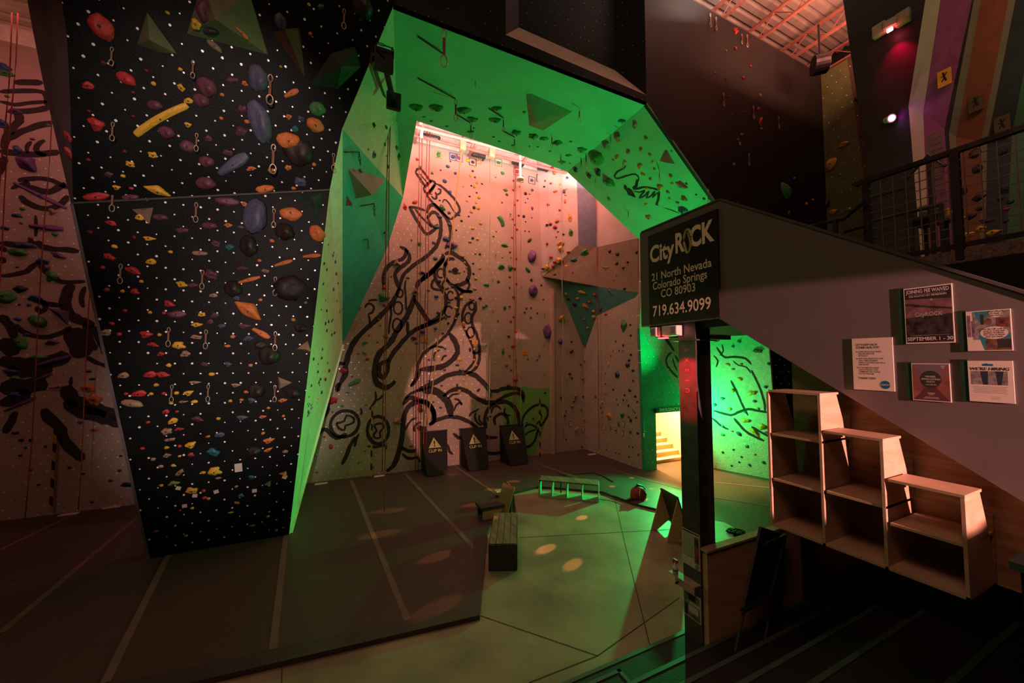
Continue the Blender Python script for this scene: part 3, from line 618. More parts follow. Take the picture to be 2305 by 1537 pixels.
make_poster('tall dark poster announcing a waived joining fee, top of the gray guard', [(2034, 650), (2143, 638), (2150, 771), (2040, 774)], PAP,
    [('r', .02, .02, .98, .98, DKP), ('p', [(.02, .2), (.98, .24), (.98, .5), (.02, .54)], PKR), ('p', [(.02, .27), (.5, .34), (.98, .40), (.98, .43), (.5, .38), (.02, .32)], DRK), ('r', .02, .54, .98, .84, DRK),
     ('e', .58, .24, .03, .02, mat('amber_dot', (.4, .2, .05))), ('t', 'JOINING FEE WAIVED', .5, .075, .09, WINK, {'xs': .60, 'b': .02}), ('r', .1, .125, .85, .128, WINK), ('t', 'FOR MONTHLY EFT MEMBERSHIPS', .5, .16, .042, WINK, {'xs': .72}),
     ('t', 'CityROCK', .5, .49, .10, mat('mid_ink', (.3, .26, .24)), {'xs': .75, 'b': .03}), ('r', .1, .855, .9, .858, WINK), ('t', 'SEPTEMBER 1 - 30', .5, .92, .085, WINK, {'xs': .85, 'b': .02})], sleeve=True)
TQ = mat('turquoise_print', (.03, .22, .30), rough=.4); GRY = mat('gray_print', (.20, .18, .17), rough=.5, var=.5, sc_=40); BRN = mat('brown_print', (.14, .08, .05), rough=.5, var=.6, sc_=30)
make_poster('poster with photo collage and speech bubbles, right of the dark tall poster', [(2174, 702), (2275, 694), (2280, 788), (2179, 791)], PAP,
    [('r', .15, .02, .98, .72, GRY), ('p', [(.18, .02), (.55, .02), (.42, .2), (.3, .3)], TQ), ('r', .33, .1, .41, .35, INK), ('e', .5, .28, .09, .08, BRN), ('r', .68, .2, .97, .42, mat('red_dark_print', (.14, .04, .035), var=.8, sc_=40)), ('p', [(.28, .62), (.98, .58), (.98, .98), (.4, .98)], TQ), ('r', .42, .7, .98, .98, BRN), ('r', .68, .72, .98, .93, INK),
     ('e', .68, .09, .16, .095, PAP), ('e', .62, .56, .31, .155, PAP), ('t', "Hey! What'd\nyou think of\nthat route?", .68, .09, .055, INK), ('t', 'Use this QR code to\nsend us route and\nboulder feedback.\nWe want to know\nwhat you think!', .62, .56, .055, INK), ('r', .04, .1, .1, .65, mat('purple_print', (.2, .1, .2), var=.8, sc_=60)), ('r', .14, .25, .19, .65, mat('purple_print', (.2, .1, .2)))], sleeve=True)
RS = mat('rose_print', (.20, .07, .06), rough=.4, var=.3, sc_=15); RS2 = mat('blue_gray_print', (.14, .11, .14), rough=.4, var=.2); RS3 = mat('wine_print', (.10, .035, .04), rough=.4)
make_poster('member appreciation party flyer with black disc and rays, below the tall poster', [(2051, 818), (2137, 818), (2142, 905), (2056, 901)], PAP,
    [('r', .02, .02, .98, .98, RS), ('p', [(.02, .02), (.98, .02), (.5, .5)], RS2), ('p', [(.02, .98), (.98, .98), (.5, .5)], RS3), ('p', [(.02, .2), (.02, .28), (.5, .5)], RS2), ('p', [(.98, .2), (.98, .28), (.5, .5)], RS2), ('e', .5, .42, .28, .23, INK),
     ('t', 'MEMBER', .5, .35, .065, WINK, {'b': .01}), ('t', 'APPRECIATION', .5, .42, .065, WINK, {'b': .01, 'xs': .8}), ('t', 'PARTY', .5, .49, .065, WINK), ('t', '6 TO 9:00 PM', .5, .565, .045, WINK), ('t', 'Sept\n14', .83, .09, .06, WINK), ('t', 'MEMBERS\nONLY', .5, .81, .045, WINK), ('t', 'CITYROCK WILL BE\nCLOSED TO THE PUBLIC', .5, .91, .035, WINK)], sleeve=True)
make_poster('white hiring flyer with a photo strip, lowest right sheet on the guard', [(2179, 812), (2280, 812), (2285, 908), (2182, 903)], PAP,
    [('r', .06, .25, .88, .58, GRY), ('p', [(.28, .25), (.46, .25), (.44, .58), (.33, .58)], mat('navy_print', (.02, .03, .06))), ('p', [(.62, .25), (.8, .25), (.74, .58), (.66, .58)], mat('navy_print', (.02, .03, .06))), ('e', .43, .09, .045, .03, BLU), ('r', .34, .075, .58, .125, BLU), ('t', "WE'RE HIRING", .48, .2, .10, INK, {'xs': .95, 'b': .02, 'sh': .2})]
    + [('r', .1+.02*(i % 3), .63+i*.035, .86-.03*(i % 2), .637+i*.035, GRY) for i in range(5)] + [('r', .5, .86+i*.03, .7, .865+i*.03, GRY) for i in range(3)], sleeve=True)
# ================================================================ MEZZANINE
XM = 5.8; zm = 4.68
mz = empty('mezzanine_railing', (XM, 1.5, zm), 'steel guard railing with square wire mesh on the mezzanine edge', 'railing')
yA, yB2 = 2.28, -1.0; zr = 5.78
B(MB().beam((XM, yA+.03, zr), (XM, yB2, zr), .06, .05), 'top_rail', STEEL, mz)
B(MB().beam((XM, yA, zm+.1), (XM, yB2, zm+.1), .045, .045), 'bottom_rail', STEEL, mz)
def yat(px): return atX(px, 500, XM).y
for px in (1953, 2158): y = yat(px); B(MB().box((XM-.03, y-.03, zm-.05), (XM+.03, y+.03, zr)), 'post', STEEL, mz)
mb = MB(); y = yA-.1
wire = mat('mesh_wire', (.30, .22, .2), rough=.35, metal=.6)
ny = 0
while y > yB2: mb.beam((XM, y, zm+.1), (XM, y, zr), .009); y -= .108
B(mb, 'vertical_wire', wire, mz)
mb = MB(); z = zm+.2
while z < zr: mb.beam((XM+.01, yA, z), (XM+.01, yB2, z), .008); z += .1
B(mb, 'horizontal_wire', wire, mz)
B(MB().box((XM-.02, -3, zm-.08), (XM+.15, yA+.1, zm+.05)), 'trim_mezzanine_angle', mat('tread_plate_edge', (.16, .11, .10), rough=.6, var=.6, sc_=40))['kind'] = 'structure'
B(MB().box((XM, -3, zm-.35), (XM+.1, yA+.05, zm-.08)), 'trim_mezzanine_fascia', GRAY2)['kind'] = 'structure'
B(MB().box((XM+.02, -3, 3.2), (XM+.1, yA-.2, zm-.35)), 'wall_mezzanine_ply', PLY)['kind'] = 'structure'
B(MB().box((XM+.1, -3, zm-.15), (Xr, 4.4, zm-.05)), 'floor_mezzanine', TREAD)['kind'] = 'structure'
p = atX(2204, 613, XM-.01); bo = B(MB().tube([p, p+Vector((.03, 0, 0))], .022, 8), 'fascia_bolt', WROPE); tag(bo, 'single round bolt head on the gray mezzanine fascia', 'bolt')
hr2 = empty('stair_handrail', (5.6, 2.6, 4.7), 'short dark handrail stepping up to the mezzanine railing', 'handrail')
h = [atX(1812, 513, 5.7), atX(1880, 496, 5.7), atX(1900, 492, 5.7), atX(1948, 452, 5.7)]
B(MB().tube(h, .025), 'rail', STEEL, hr2); B(MB().tube([atX(1900, 522, 5.7), atX(1948, 508, 5.7)], .02), 'mid_rail', STEEL, hr2)
B(MB().box((5.68, h[1].y-.02, 4.2), (5.72, h[1].y+.02, h[1].z)), 'post', STEEL, hr2)
bk = empty('inner_railing', (7.6, 2.6, zm), 'second mesh railing on the mezzanine behind the front one', 'railing')
XI = 7.7
a = [atX(2040, 404, XI), atX(2090, 348, XI), atX(2128, 374, XI)]
B(MB().tube([atX(1957, 445, XI), atX(2038, 422, XI)], .025), 'rail', STEEL, bk); B(MB().tube([atX(1960, 498, XI), atX(2120, 460, XI)], .025), 'rail', STEEL, bk)
B(MB().tube(a, .022), 'peaked_rail', STEEL, bk)
for px, py in ((1960, 445), (2038, 422), (2050, 480), (2118, 460), (2090, 350)):
    q_ = atX(px, py, XI); B(MB().box((XI-.02, q_.y-.02, zm), (XI+.02, q_.y+.02, q_.z)), 'post', STEEL, bk)
mb = MB(); ya, yb_ = atX(2092, 400, XI+.1).y, atX(2126, 400, XI+.1).y
for i in range(12): yy = ya+(yb_-ya)*i/11; mb.beam((XI+.1, yy, 5.6), (XI+.1, yy, 6.9), .008)
for i in range(16): zz = 5.6+1.3*i/15; mb.beam((XI+.1, ya, zz), (XI+.1, yb_, zz), .008)
B(mb, 'mesh', wire, bk)
de = empty('mezzanine_desk', (8, 2, zm), 'small dark desk with papers behind the mezzanine mesh', 'desk')
q_ = atX(2050, 500, 7.9); r_ = atX(2120, 500, 7.9)
B(MB().box((7.7, r_.y, q_.z-.05), (8.3, q_.y, q_.z)), 'top', BLK, de)
for yy in (r_.y+.05, q_.y-.05):
    for xx in (7.75, 8.25): B(MB().box((xx-.02, yy-.02, zm-.05), (xx+.02, yy+.02, q_.z-.05)), 'leg', STEEL, de)
B(MB().box((7.8, r_.y+.2, q_.z), (8.1, q_.y-.2, q_.z+.18)), 'paper_box', mat('tan_box', (.3, .2, .12)), de)
for i, (px, py, w, c) in enumerate(((2128, 480, 20, 'y'), (2210, 515, 18, 'y'), (2235, 523, 20, 'y'), (2175, 528, 22, 'o'), (2220, 495, 22, 'k'), (2195, 440, 24, 'k'), (2278, 455, 12, 'k'), (2165, 430, 12, 'k'), (2255, 345, 14, 'k'), (2250, 430, 12, 'k'), (2260, 470, 10, 'r'), (2190, 480, 16, 'k'), (2278, 500, 12, 'k'))):
    pass
# wall-mounted lights in the hall
em = empty('hall_emergency_light', (XH-.1, 3.6, 10), 'twin-head emergency light high on the black hall wall, glowing red', 'emergency light')
a, b = atX(1980, 68, XH-.12), atX(2033, 40, XH-.12); m_ = (a+b)/2
B(MB().beam(a.lerp(b, .25), a.lerp(b, .8), .16, .14), 'housing', mat('olive_plastic', (.35, .33, .2)), em)
for q_ in (a, b): B(MB().box(q_-Vector((.05, .1, .12)), q_+Vector((.05, .1, .12))), 'lamp_head', mat('olive_plastic', (.35, .33, .2)), em, bevel=.02)
q_ = atX(2003, 67, XH-.2); B(MB().box(q_-Vector((.02, .04, .03)), q_+Vector((.02, .04, .03))), 'indicator', mat('red_lamp', (.6, 0, 0), emit=(1, .08, .12), es=25), em)
light('emergency_red_glow', 'SPOT', q_+Vector((-.02, 0, -.05)), (1, 0, .05), 38, to=q_+Vector((.35, -.05, -1.2)), size=.03, spot=75, blend=1)
mg = empty('magenta_spotlight', atX(1996, 270, XH), 'small spotlight with a magenta glow on the black hall wall', 'spotlight')
a, b = atX(1994, 271, XH-.06), atX(2007, 266, XH-.13)
B(MB().tube([a, b], [.05, .08], 12), 'housing', mat('olive_plastic', (.35, .33, .2)), mg)
B(MB().tube([b, b+(b-a).normalized()*.01], .055, 16), 'lens', mat('magenta_lens', (1, .2, 1), emit=(1, .25, 1), es=12), mg)
light('magenta_glow', 'SPOT', b+(b-a).normalized()*.03, (1, .0, .75), 3.5, to=atX(2026, 259, XH), size=.03, spot=60, blend=.6)
# signs on the purple wall etc.
def hallsign(px, py, label):
    q_ = atX(px, py, XH-(.36 if py < 200 else .24 if py < 250 else .13)); o = empty('warning_sign', q_, label, 'sign')
    B(MB().box((q_.x-.005, q_.y-.08, q_.z-.14), (q_.x+.005, q_.y+.08, q_.z+.14)), 'plate', mat('amber_sign', (.55, .28, .02), rough=.5) if py < 200 else mat('dim_sign', (.06, .035, .01)), o)  # dimness of the two lower signs is put into their plate colour
    mb = MB(); s = q_+Vector((-.008, 0, 0))
    mb.tube([s+Vector((0, .01, .09)), s+Vector((0, 0, .02)), s+Vector((0, -.02, -.06))], .012, 6).tube([s+Vector((0, .04, .03)), s+Vector((0, 0, .02)), s+Vector((0, -.03, .08))], .007, 6).tube([s, s+Vector((0, .03, -.06))], .008, 6)
    B(mb, 'falling_figure', BLK2, o)
hallsign(2126, 175, 'orange falling-climber warning sign on the purple hall panel')
hallsign(2197, 231, 'dim warning sign on the rust-coloured hall panel'); hallsign(2256, 280, 'dim warning sign on the navy hall panel')
# big round speaker under the ceiling and green drum
q_ = atX(1846, 145, 12.4); s_ = empty('ceiling_floodlight', q_, 'round drum-shaped floodlight hanging at the ceiling corner of the dark wall', 'floodlight')
B(MB().tube([q_+Vector((-.12, .12, 0)), q_+Vector((.12, -.12, 0))], .26, 20), 'drum', STEEL, s_, smooth=False); B(MB().tube([q_+Vector((.12, -.12, 0)), q_+Vector((.14, -.14, 0))], .18, 20), 'face', WROPE, s_)
B(MB().beam(q_+Vector((0, 0, .15)), q_+Vector((0, 0, 1.2)), .04), 'hanger', STEEL, s_)
# corner of a dark counter at lower right
ct = empty('counter_corner', (3.2, .3, 2.4), 'corner of a dark counter with a teal edge at the right border', 'counter')
a, b, c = atZ(2270, 1262, 2.55), atZ(2310, 1245, 2.55), atZ(2320, 1290, 2.55)
B(MB().box((a.x, -.9, 2.51), (a.x+.9, a.y, 2.55)), 'top', mat('counter_edge_teal', (.05, .10, .11), rough=.4), ct)
B(MB().box((a.x+.03, -.9, 2.0), (a.x+.9, a.y-.03, 2.51)), 'base', BLK2, ct)
HOLDDATA = '''
@OU dark overhanging wall, upper part
229 60 42 50 r;377 29 9 y;233 143 12 d;285 178 34 26 r 30;198 193 20 14 r;217 280 25 26 r;330 159 10 d;299 208 10 d;349 237 28 20 m;200 250 9 d;300 262 10 d;280 341 10 d;199 359 10 d
346 188 10 y;408 198 15 y 40;406 156 9 y;424 227 17 10 y;423 281 12 y;345 349 17 14 y -20;294 370 16 13 y;277 396 11 7 y;362 268 130 17 y -30 banana;376 298 28 26 m;422 329 28 26 m;467 196 36 40 m;454 226 30 28 m;466 364 28 24 m
245 393 14 m;153 307 10 22 r;154 343 10 24 r;483 104 30 14 t 40;632 50 24 36 s;816 15 44 50 n;723 16 14 e;814 43 14 10 e;695 10 8 y;699 77 9 o;632 150 7 y
582 177 38 56 s 20;586 275 42 90 s 5;525 370 75 22 s -33 rail;656 210 34 11 o -25 rail;551 188 12 o;556 274 12 9 o;650 263 12 o;650 316 46 34 o;710 281 36 30 o 30;565 380 18 9 o;610 383 12 o;649 377 13 11 o;707 370 10 o;500 213 9 o;498 266 8 o
678 268 14 s;664 290 13 e;673 341 58 62 n;524 180 24 10 m;542 297 22 m;546 245 18 m;514 344 20 12 m;469 312 14 m;715 245 34 28 g;738 190 13 g;356 431 46 20 y 30 wing;464 413 38 28 m;597 425 36 17 o -5;661 424 10 o;677 410 24 s;262 422 13 10 y;296 424 9 r;217 442 46 18 r;294 444 30 13 m
@OL dark overhanging wall, lower part
250 502 18 10 r 20;335 537 21 9 y;258 555 13 9 y 20;340 589 18 12 y;247 578 22 13 r 30;299 609 26 15 r 30;232 602 10 r;241 652 12 9 r;304 656 16 r;318 633 9 y;276 655 9 y;338 703 9 y;282 699 9 r;252 728 12 8 r 20;269 752 10 r;238 749 18 14 t;328 753 22 15 r;344 776 19 10 r 20;203 522 11 d;302 534 10 d
512 453 46 20 m;551 460 14 10 o 30;575 487 46 80 s 10;655 481 44 30 o;714 525 30 38 o -20;560 554 34 48 n;641 522 38 38 n;315 489 16 13 y;362 489 28 14 m;473 508 30 15 m;411 518 24 11 m;514 507 14 10 o;542 511 14 7 s;612 542 12 8 o;487 549 18 m;517 556 16 e;384 567 9 y;450 570 28 11 t;584 586 9 o
638 592 38 9 o -20 rail;702 576 36 9 o -8 rail;545 604 20 9 m;598 610 16 8 t;477 619 26 22 m;560 630 46 9 o -18 rail;409 640 19 14 y 20;434 642 18 11 m;525 650 34 38 n;654 647 64 58 n;664 636 8 o;480 665 16 8 t;533 671 12 s;586 675 9 o;688 681 8 t;380 684 20 13 r 20;560 701 62 30 o 38 wing;369 705 9 r;398 707 34 18 m;455 708 15 10 y -20;483 710 14 m;660 720 10 o
443 731 19 11 y;473 724 12 m;500 733 14 10 s;549 734 22 11 m;588 750 38 13 o 32 rail;677 738 24 n;359 753 9 y;403 777 24 17 y;443 759 22 10 t;524 758 11 o;559 762 18 12 s;586 776 24 20 n;512 779 12 8 o;607 800 40 44 n;417 797 17 t;362 797 12 r;380 822 11 y;338 843 22 14 r;366 843 23 14 r 15;278 845 19 13 t;477 842 13 9 y;461 820 14 10 m;513 820 13 s;564 822 9 o;352 866 11 y;437 861 22 8 t;530 867 18 9 t;313 886 26 14 r;284 886 9 r;341 886 9 y;398 884 10 y;424 885 18 12 y -20;369 885 9 r;578 879 32 34 n;660 885 26 24 n;554 882 9 o;636 901 16 10 o;544 900 9 o;519 902 9 y;439 904 15 8 y;412 904 17 8 t;385 907 9 y;566 901 14 s;298 908 40 18 t 15;373 927 14 10 r;399 926 8 r;389 948 20 12 y -20;334 950 9 r;444 943 21 12 m 25;492 942 10 y;544 940 21 11 s;591 938 14 9 o;638 936 8 o;604 918 8 o
376 970 20 16 t;403 966 16 9 r;469 982 11 6 o;494 979 20 11 s;592 975 9 o;382 989 22 9 t;429 1002 20 15 y -30;376 1007 10 8 y;405 1004 9 r;321 1009 9 r;376 1025 14 11 t;405 1026 8 y;431 1023 13 10 r;481 1018 26 17 e 20;572 1015 26 n;604 992 21 12 o -12;603 1013 18 8 o -25;642 1016 13 8 t;346 1033 11 t;390 1047 9 y;363 1049 13 8 t;404 1063 19 11 t -30;484 1060 26 20 y;458 1063 10 y;492 1076 13 6 t;391 1088 20 12 c;364 1092 9 y;433 1104 23 16 y;459 1104 10 r;461 1120 10 r;470 1122 8 y;532 1095 8 t;533 1131 13 7 o 20;433 1143 9 y;406 1148 7 r;519 1153 12 6 y;603 1162 8 y;568 1183 13 6 t;622 1193 7 t;420 1205 8 y;352 1195 11 7 r;566 1074 12 e;543 1115 12 e
@BW mural wall at the left edge|back
39 485 18 9 b;12 514 15 9 b;51 470 9 g;48 502 7 g;92 441 95 9 p 25 rail;117 477 12 15 t;105 512 54 13 p 0 rail;124 527 11 g;69 537 10 p;78 555 10 p;55 551 34 14 b;41 568 32 18 g;131 575 23 12 p 25;98 589 22 13 b;107 605 12 p -40;116 622 20 24 g;46 651 20 17 k;15 668 34 30 g;78 671 21 13 b;85 723 34 24 g 30;41 718 13 9 b;49 770 20 34 g -20;117 771 20 14 p;60 753 12 8 b;44 685 6 b;66 686 8 b;39 601 6 e
180 950 9 p;199 874 22 20 o 30;214 900 26 26 o 10;213 967 15 9 o;86 805 26 12 g;122 811 60 9 p -20 rail;96 849 34 8 p -28 rail;47 909 56 9 p -28 rail;33 888 21 12 b;22 836 24 10 b;33 853 18 13 g;133 869 32 8 w -10 rail;199 836 12 6 k;208 853 11 6 k;35 974 13 7 k;48 990 10 7 k;70 990 8 k;103 1005 6 k;58 1008 6 k;46 1025 7 k;68 1058 7 k;87 1091 6 k;156 1052 7 k;249 1082 9 6 k;288 1091 24 11 k;282 1012 10 8 k;269 1059 7 k;207 1130 7 k;272 1026 6 k;187 1066 6 k
9 154 20 22 b;14 167 24 14 g;60 372 40 30 p 35 wing;34 252 22 14 s;8 281 16 20 b;38 338 14 20 b;29 203 8 b;16 217 9 g;109 282 9 g;73 313 9 6 p;240 655 8 k
@BM octopus mural wall|back
987 348 9 14 g;1020 353 11 9 b;1033 356 9 p;1053 361 10 y;1064 365 8 k;1075 360 7 o;1122 366 8 g;1164 387 9 r;1170 402 7 p;1197 406 8 b;1008 375 10 7 b;1025 390 7 b;1001 408 10 b;992 383 5 p;1014 363 5 p;973 390 7 6 g;946 375 9 5 g;939 359 8 r;1069 375 6 y;1059 395 7 y;1074 412 7 y;1068 421 7 y;1078 445 8 y;1051 452 6 y;1072 456 6 y;1077 469 8 y;1061 477 8 y;1082 503 8 y;1064 514 8 y;1075 538 8 y;1058 544 9 6 y;1043 420 5 y;1064 385 6 k;1069 399 5 k;1061 418 5 k;1085 414 5 k;1073 434 5 k;1057 442 5 k;1067 467 8 k;1055 487 5 k;1039 497 6 k;1033 484 6 k;1064 536 7 k;1027 518 5 k;1013 433 8 9 b;990 451 5 b;996 467 16 10 g 50;1011 479 8 b;990 488 12 7 b;1011 505 9 b;983 511 15 8 b;1004 538 16 11 b;976 546 8 b;1017 553 22 18 p;944 548 10 g;934 455 14 8 r -30;912 467 9 14 r;947 409 5 r;971 437 5 r;926 540 5 r
1131 390 9 g;1116 399 4 g;1138 428 11 7 g;1141 438 8 g;1128 498 24 11 g 60 banana;1136 552 18 8 g;1111 532 5 g;1117 521 4 g;1156 407 6 r;1170 420 6 o;1155 428 6 r;1165 451 6 r;1159 461 6 r;1154 493 6 r;1163 516 7 r;1153 535 6 r;1168 485 6 r;1183 436 8 k;1198 428 7 b;1192 437 4 b;1188 447 4 b;1183 456 4 b;1179 487 8 k;1198 469 6 9 p;1130 456 5 b;1149 482 4 k;1183 499 4 k;1197 490 4 b;1159 506 5 b;1182 520 4 k;1191 521 4 k;1192 541 15 6 k -45 rail
1197 577 20 30 p 15;1200 654 23 29 p;1234 746 26 34 p;1262 769 14 p;1188 607 15 8 g 45;1158 604 9 r;1148 567 6 r;1162 582 6 r;1147 623 6 r;1162 638 6 r;1147 647 6 r;1156 668 7 r;1147 689 7 r;1156 713 6 r;1150 723 6 r;1161 746 9 r;1145 756 9 6 r;1155 779 11 7 r;1147 800 6 r;1161 810 6 r;1140 822 7 5 r;1150 832 6 r;1160 855 12 8 r;1144 866 9 6 r;1128 601 14 12 g;1148 603 11 14 g;1096 641 15 7 g;1122 633 8 g;1089 691 9 g;1095 687 7 g;1136 692 7 12 g;1132 789 7 16 g;1101 880 26 7 g 62 rail;1121 722 5 g;1095 777 5 g;1131 580 4 g;1150 580 4 g
1041 577 9 y;1070 570 6 y;1046 591 6 y;1050 602 5 y;1080 604 6 y;1034 613 7 y;1071 627 8 y;1069 650 8 6 y;1038 670 9 y;1059 672 6 y;1027 693 9 6 y;1026 717 6 y;1043 729 8 11 y;1047 741 6 y;1063 753 6 y;1058 764 5 y;1068 786 7 y;1034 809 13 9 y 20;1067 810 6 y;1072 822 6 y;1051 845 8 5 y;1044 856 8 5 y;1034 880 8 7 y;1049 873 6 y;1065 593 6 k;1080 572 6 k;1066 616 6 k;1081 671 8 k;1045 611 4 k;1027 670 9 k;964 654 6 m;1032 706 7 k;1009 727 6 k;1058 787 6 10 k;1029 822 9 5 k;1029 868 5 10 k;1077 878 10 6 k -40;1035 833 6 k;997 573 6 b;980 582 10 8 b;1013 610 8 6 b;989 633 10 8 b;1018 645 8 6 b;982 667 11 8 b;1011 680 8 5 b;986 704 8 7 b;1004 716 6 b;997 750 7 b;980 739 8 b;1002 785 6 b;978 810 8 5 b;966 810 7 p;1001 833 7 b;966 857 6 b;994 868 6 b
863 670 22 g;865 647 8 11 r;865 687 8 6 r;881 622 5 r;857 732 5 r;852 719 7 r;831 754 5 r;850 770 5 r;827 808 8 r;807 796 6 4 r;793 847 5 r;773 835 14 r;749 901 20 17 r;798 861 28 10 g -25 rail;822 771 14 7 g -25;821 795 11 5 g 25;782 884 9 4 g;869 758 11 c;918 625 9 5 g;951 615 16 8 p 10;951 746 13 p;932 761 13 p;938 772 8 5 p;769 753 16 t;806 693 10 14 r;770 914 7 g;748 927 6 g;825 911 5 g;730 983 6 r;745 1005 9 12 r;707 1024 7 r;713 1063 6 r;840 1051 5 r;807 1041 6 g;822 1014 5 g;894 948 18 15 w;871 997 6 w;925 1003 11 6 t;946 919 12 20 m;992 917 8 5 e;975 905 6 e
1188 808 5 e;1214 800 5 e;1209 810 5 e;1242 800 5 8 k;1223 674 4 k;1209 705 5 k;1195 715 5 k;1181 703 5 k;1195 693 5 b;1185 693 6 r;1218 642 5 k;1196 630 7 k;1200 940 7 r;1227 884 6 k;1185 950 6 b;1219 955 6 k
@OV large pale green pyramid volume at the top|
463 28 34 44 m;441 56 18 20 y;474 70 30 13 k;508 48 14 10 k;545 75 26 7 o 45 rail
@FC pink facet left of the slate strip|wall_corner_pink
1243 378 9 r;1252 375 8 y;1248 388 9 12 o;1227 407 5 r;1240 413 6 r;1225 420 5 k;1261 415 7 y;1277 400 7 b;1250 431 11 6 o -20;1270 431 7 11 b;1275 425 5 y;1273 439 6 y;1234 460 7 r;1272 453 5 11 o;1260 473 6 r;1283 491 9 19 y;1254 497 8 11 o 30;1239 504 8 r;1250 511 9 r;1231 506 6 k;1285 524 10 16 g;1256 520 5 y;1232 548 7 r;1262 548 15 10 y;1268 527 5 b;1252 533 4 r;1240 579 8 r;1248 590 8 r;1245 599 8 r;1231 602 10 13 y;1259 586 14 12 y;1262 560 12 14 y;1279 566 8 o;1222 605 7 5 k
@FO olive corner volume|wall_corner_olive
1316 569 17 14 g;1293 585 17 11 e;1324 614 17 11 e;1288 617 17 15 r;1287 599 9 7 r;1249 619 12 8 k;1274 600 8 y;1300 634 10 c;1312 591 6 g;1305 626 8 5 e;1331 639 9 6 r
@FP right half of the olive corner volume|wall_corner_olive_right
1373 566 9 k;1390 572 13 9 k 20;1389 593 9 7 k;1413 590 8 6 k;1403 603 9 6 k;1388 621 6 k;1407 650 11 9 k;1433 568 8 k;1384 630 9 8 g;1348 590 7 5 g;1358 635 7 5 e
@FT teal corner triangle|wall_corner_teal
1310 658 19 8 y 10;1274 661 6 8 y;1300 672 9 o;1317 689 16 8 o 30;1336 701 8 y;1337 713 11 8 y;1339 664 9 r;1327 680 8 r;1279 673 10 6 k;1293 685 12 7 k 20;1331 777 12 18 t;1323 738 7 o;1315 718 6 o;1324 750 5 c
@FU right half of the teal corner triangle|wall_corner_teal_right
1365 707 10 8 r;1354 726 9 7 r;1350 734 9 8 r;1345 772 8 r;1378 741 5 8 y;1355 774 8 6 y;1361 767 5 y;1374 657 18 8 s 20;1352 696 7 15 s 20;1382 722 14 8 s 30;1363 746 9 12 s
@RW bare right wall beside the exit|right
1404 733 17 27 g;1413 821 14 b;1390 844 13 16 b;1419 731 6 k;1420 755 7 k;1403 777 7 k;1420 798 7 k;1416 811 8 6 k;1425 834 9 6 k;1425 857 6 k;1417 878 7 k;1429 892 6 k;1394 789 5 e;1402 789 5 g;1380 790 5 r;1375 800 6 r;1370 820 6 10 y;1366 811 5 y;1386 768 5 7 e;1363 841 5 r;1363 864 5 m;1380 877 8 5 b;1364 885 6 o;1418 879 9 6 k;1381 876 6 e;1406 889 6 k;1431 892 6 k;1388 898 5 e;1403 900 5 k;1411 901 5 g;1435 904 6 5 k;1391 910 5 b;1415 913 5 7 k;1372 936 14 18 y -50;1401 934 11 14 g 40;1427 925 5 16 g -30;1393 955 10 6 e 40;1420 946 8 9 k;1432 940 6 k;1415 938 7 6 e;1419 971 10 8 g;1436 975 9 6 k;1375 963 9 5 r 40;1356 905 9 6 y 20;1352 917 6 r;1357 927 5 r;1355 936 5 y;1371 928 5 b;1386 969 6 5 k;1341 892 8 6 r;1416 1005 5 k;1424 1007 5 k;1416 1028 5 k;1386 1019 4 k;1394 1021 4 k;1365 1012 4 k;1437 1023 5 k
@BR back wall right of the corner post|back
1264 717 15 y;1318 812 15 12 o 20;1286 791 12 6 k -30;1311 852 8 o;1282 841 9 5 k;1287 851 4 6 k;1295 891 7 t;1307 821 5 k;1286 769 5 k;1241 654 5 k;1287 914 9 t;1295 892 6 t;1262 895 5 6 k;1291 904 5 k;1312 893 5 k;1274 925 4 k;1270 936 7 5 k;1315 944 6 t;1308 923 4 k;1296 966 12 6 w -40;1309 1006 5 k;1274 988 4 k;1295 898 4 k;1372 872 5 t
@AS green-lit arch underside|wall_arch_soffit
937 240 30 20 g;982 241 32 20 g;1045 247 32 20 g;1063 268 22 16 g 30;1118 243 24 13 g;1114 269 28 15 g;955 263 8 5 g;971 272 9 6 g;1006 284 8 5 g;1059 296 17 8 g;1067 288 6 g;1111 308 8 5 g;1124 318 8 5 g;1180 252 8 g;1163 298 20 17 g;1154 327 7 g;1192 329 5 g;1201 307 20 16 g;1225 311 22 11 g;1254 321 20 16 g;1285 318 8 6 g;1308 336 20 16 g;1280 349 16 8 g;1265 364 15 12 g;1238 340 6 g;1211 330 6 g;1283 367 5 g;1195 303 10 g;1400 272 18 11 e
@AL slanting green leg of the arch|wall_arch_leg
1429 283 10 16 t;1454 311 10 t;1389 306 14 18 t;1392 318 13 9 y;1365 327 15 20 t;1345 357 32 36 g;1414 341 10 13 t;1443 337 8 11 t;1463 348 9 7 t;1389 354 9 16 y;1380 360 6 t;1408 364 8 y;1469 365 6 10 y;1442 376 12 17 y;1473 380 7 t;1512 340 5 g;1296 382 10 14 k;1326 396 11 13 k;1347 388 13 20 k;1371 411 26 21 g;1448 393 10 y;1464 403 8 t;1510 396 10 t;1513 413 8 y;1534 417 25 15 t;1545 413 6 k;1487 423 14 16 y;1457 424 9 y;1503 432 9 t;1372 447 15 13 g;1507 447 7 y;1539 447 16 12 t;1525 456 9 6 t;1585 447 7 k;1567 438 5 k;1399 453 6 g;1454 461 9 12 y;1539 475 24 18 e;1463 487 20 19 o;1394 471 5 g;1443 505 18 g;1404 496 6 g;1457 500 14 t
@TF teal facet inside the arch|wall_reveal_teal
793 382 12 16 m;811 385 11 13 m;796 482 22 12 m;817 486 10 6 m;830 530 9 6 m;779 521 8 6 m;865 523 9 6 m;816 563 10 m;776 541 8 12 m;829 590 11 5 m;826 602 5 m;794 551 8 5 m;775 706 8 m;788 704 7 m;776 714 7 m;789 715 7 m;808 652 7 5 y
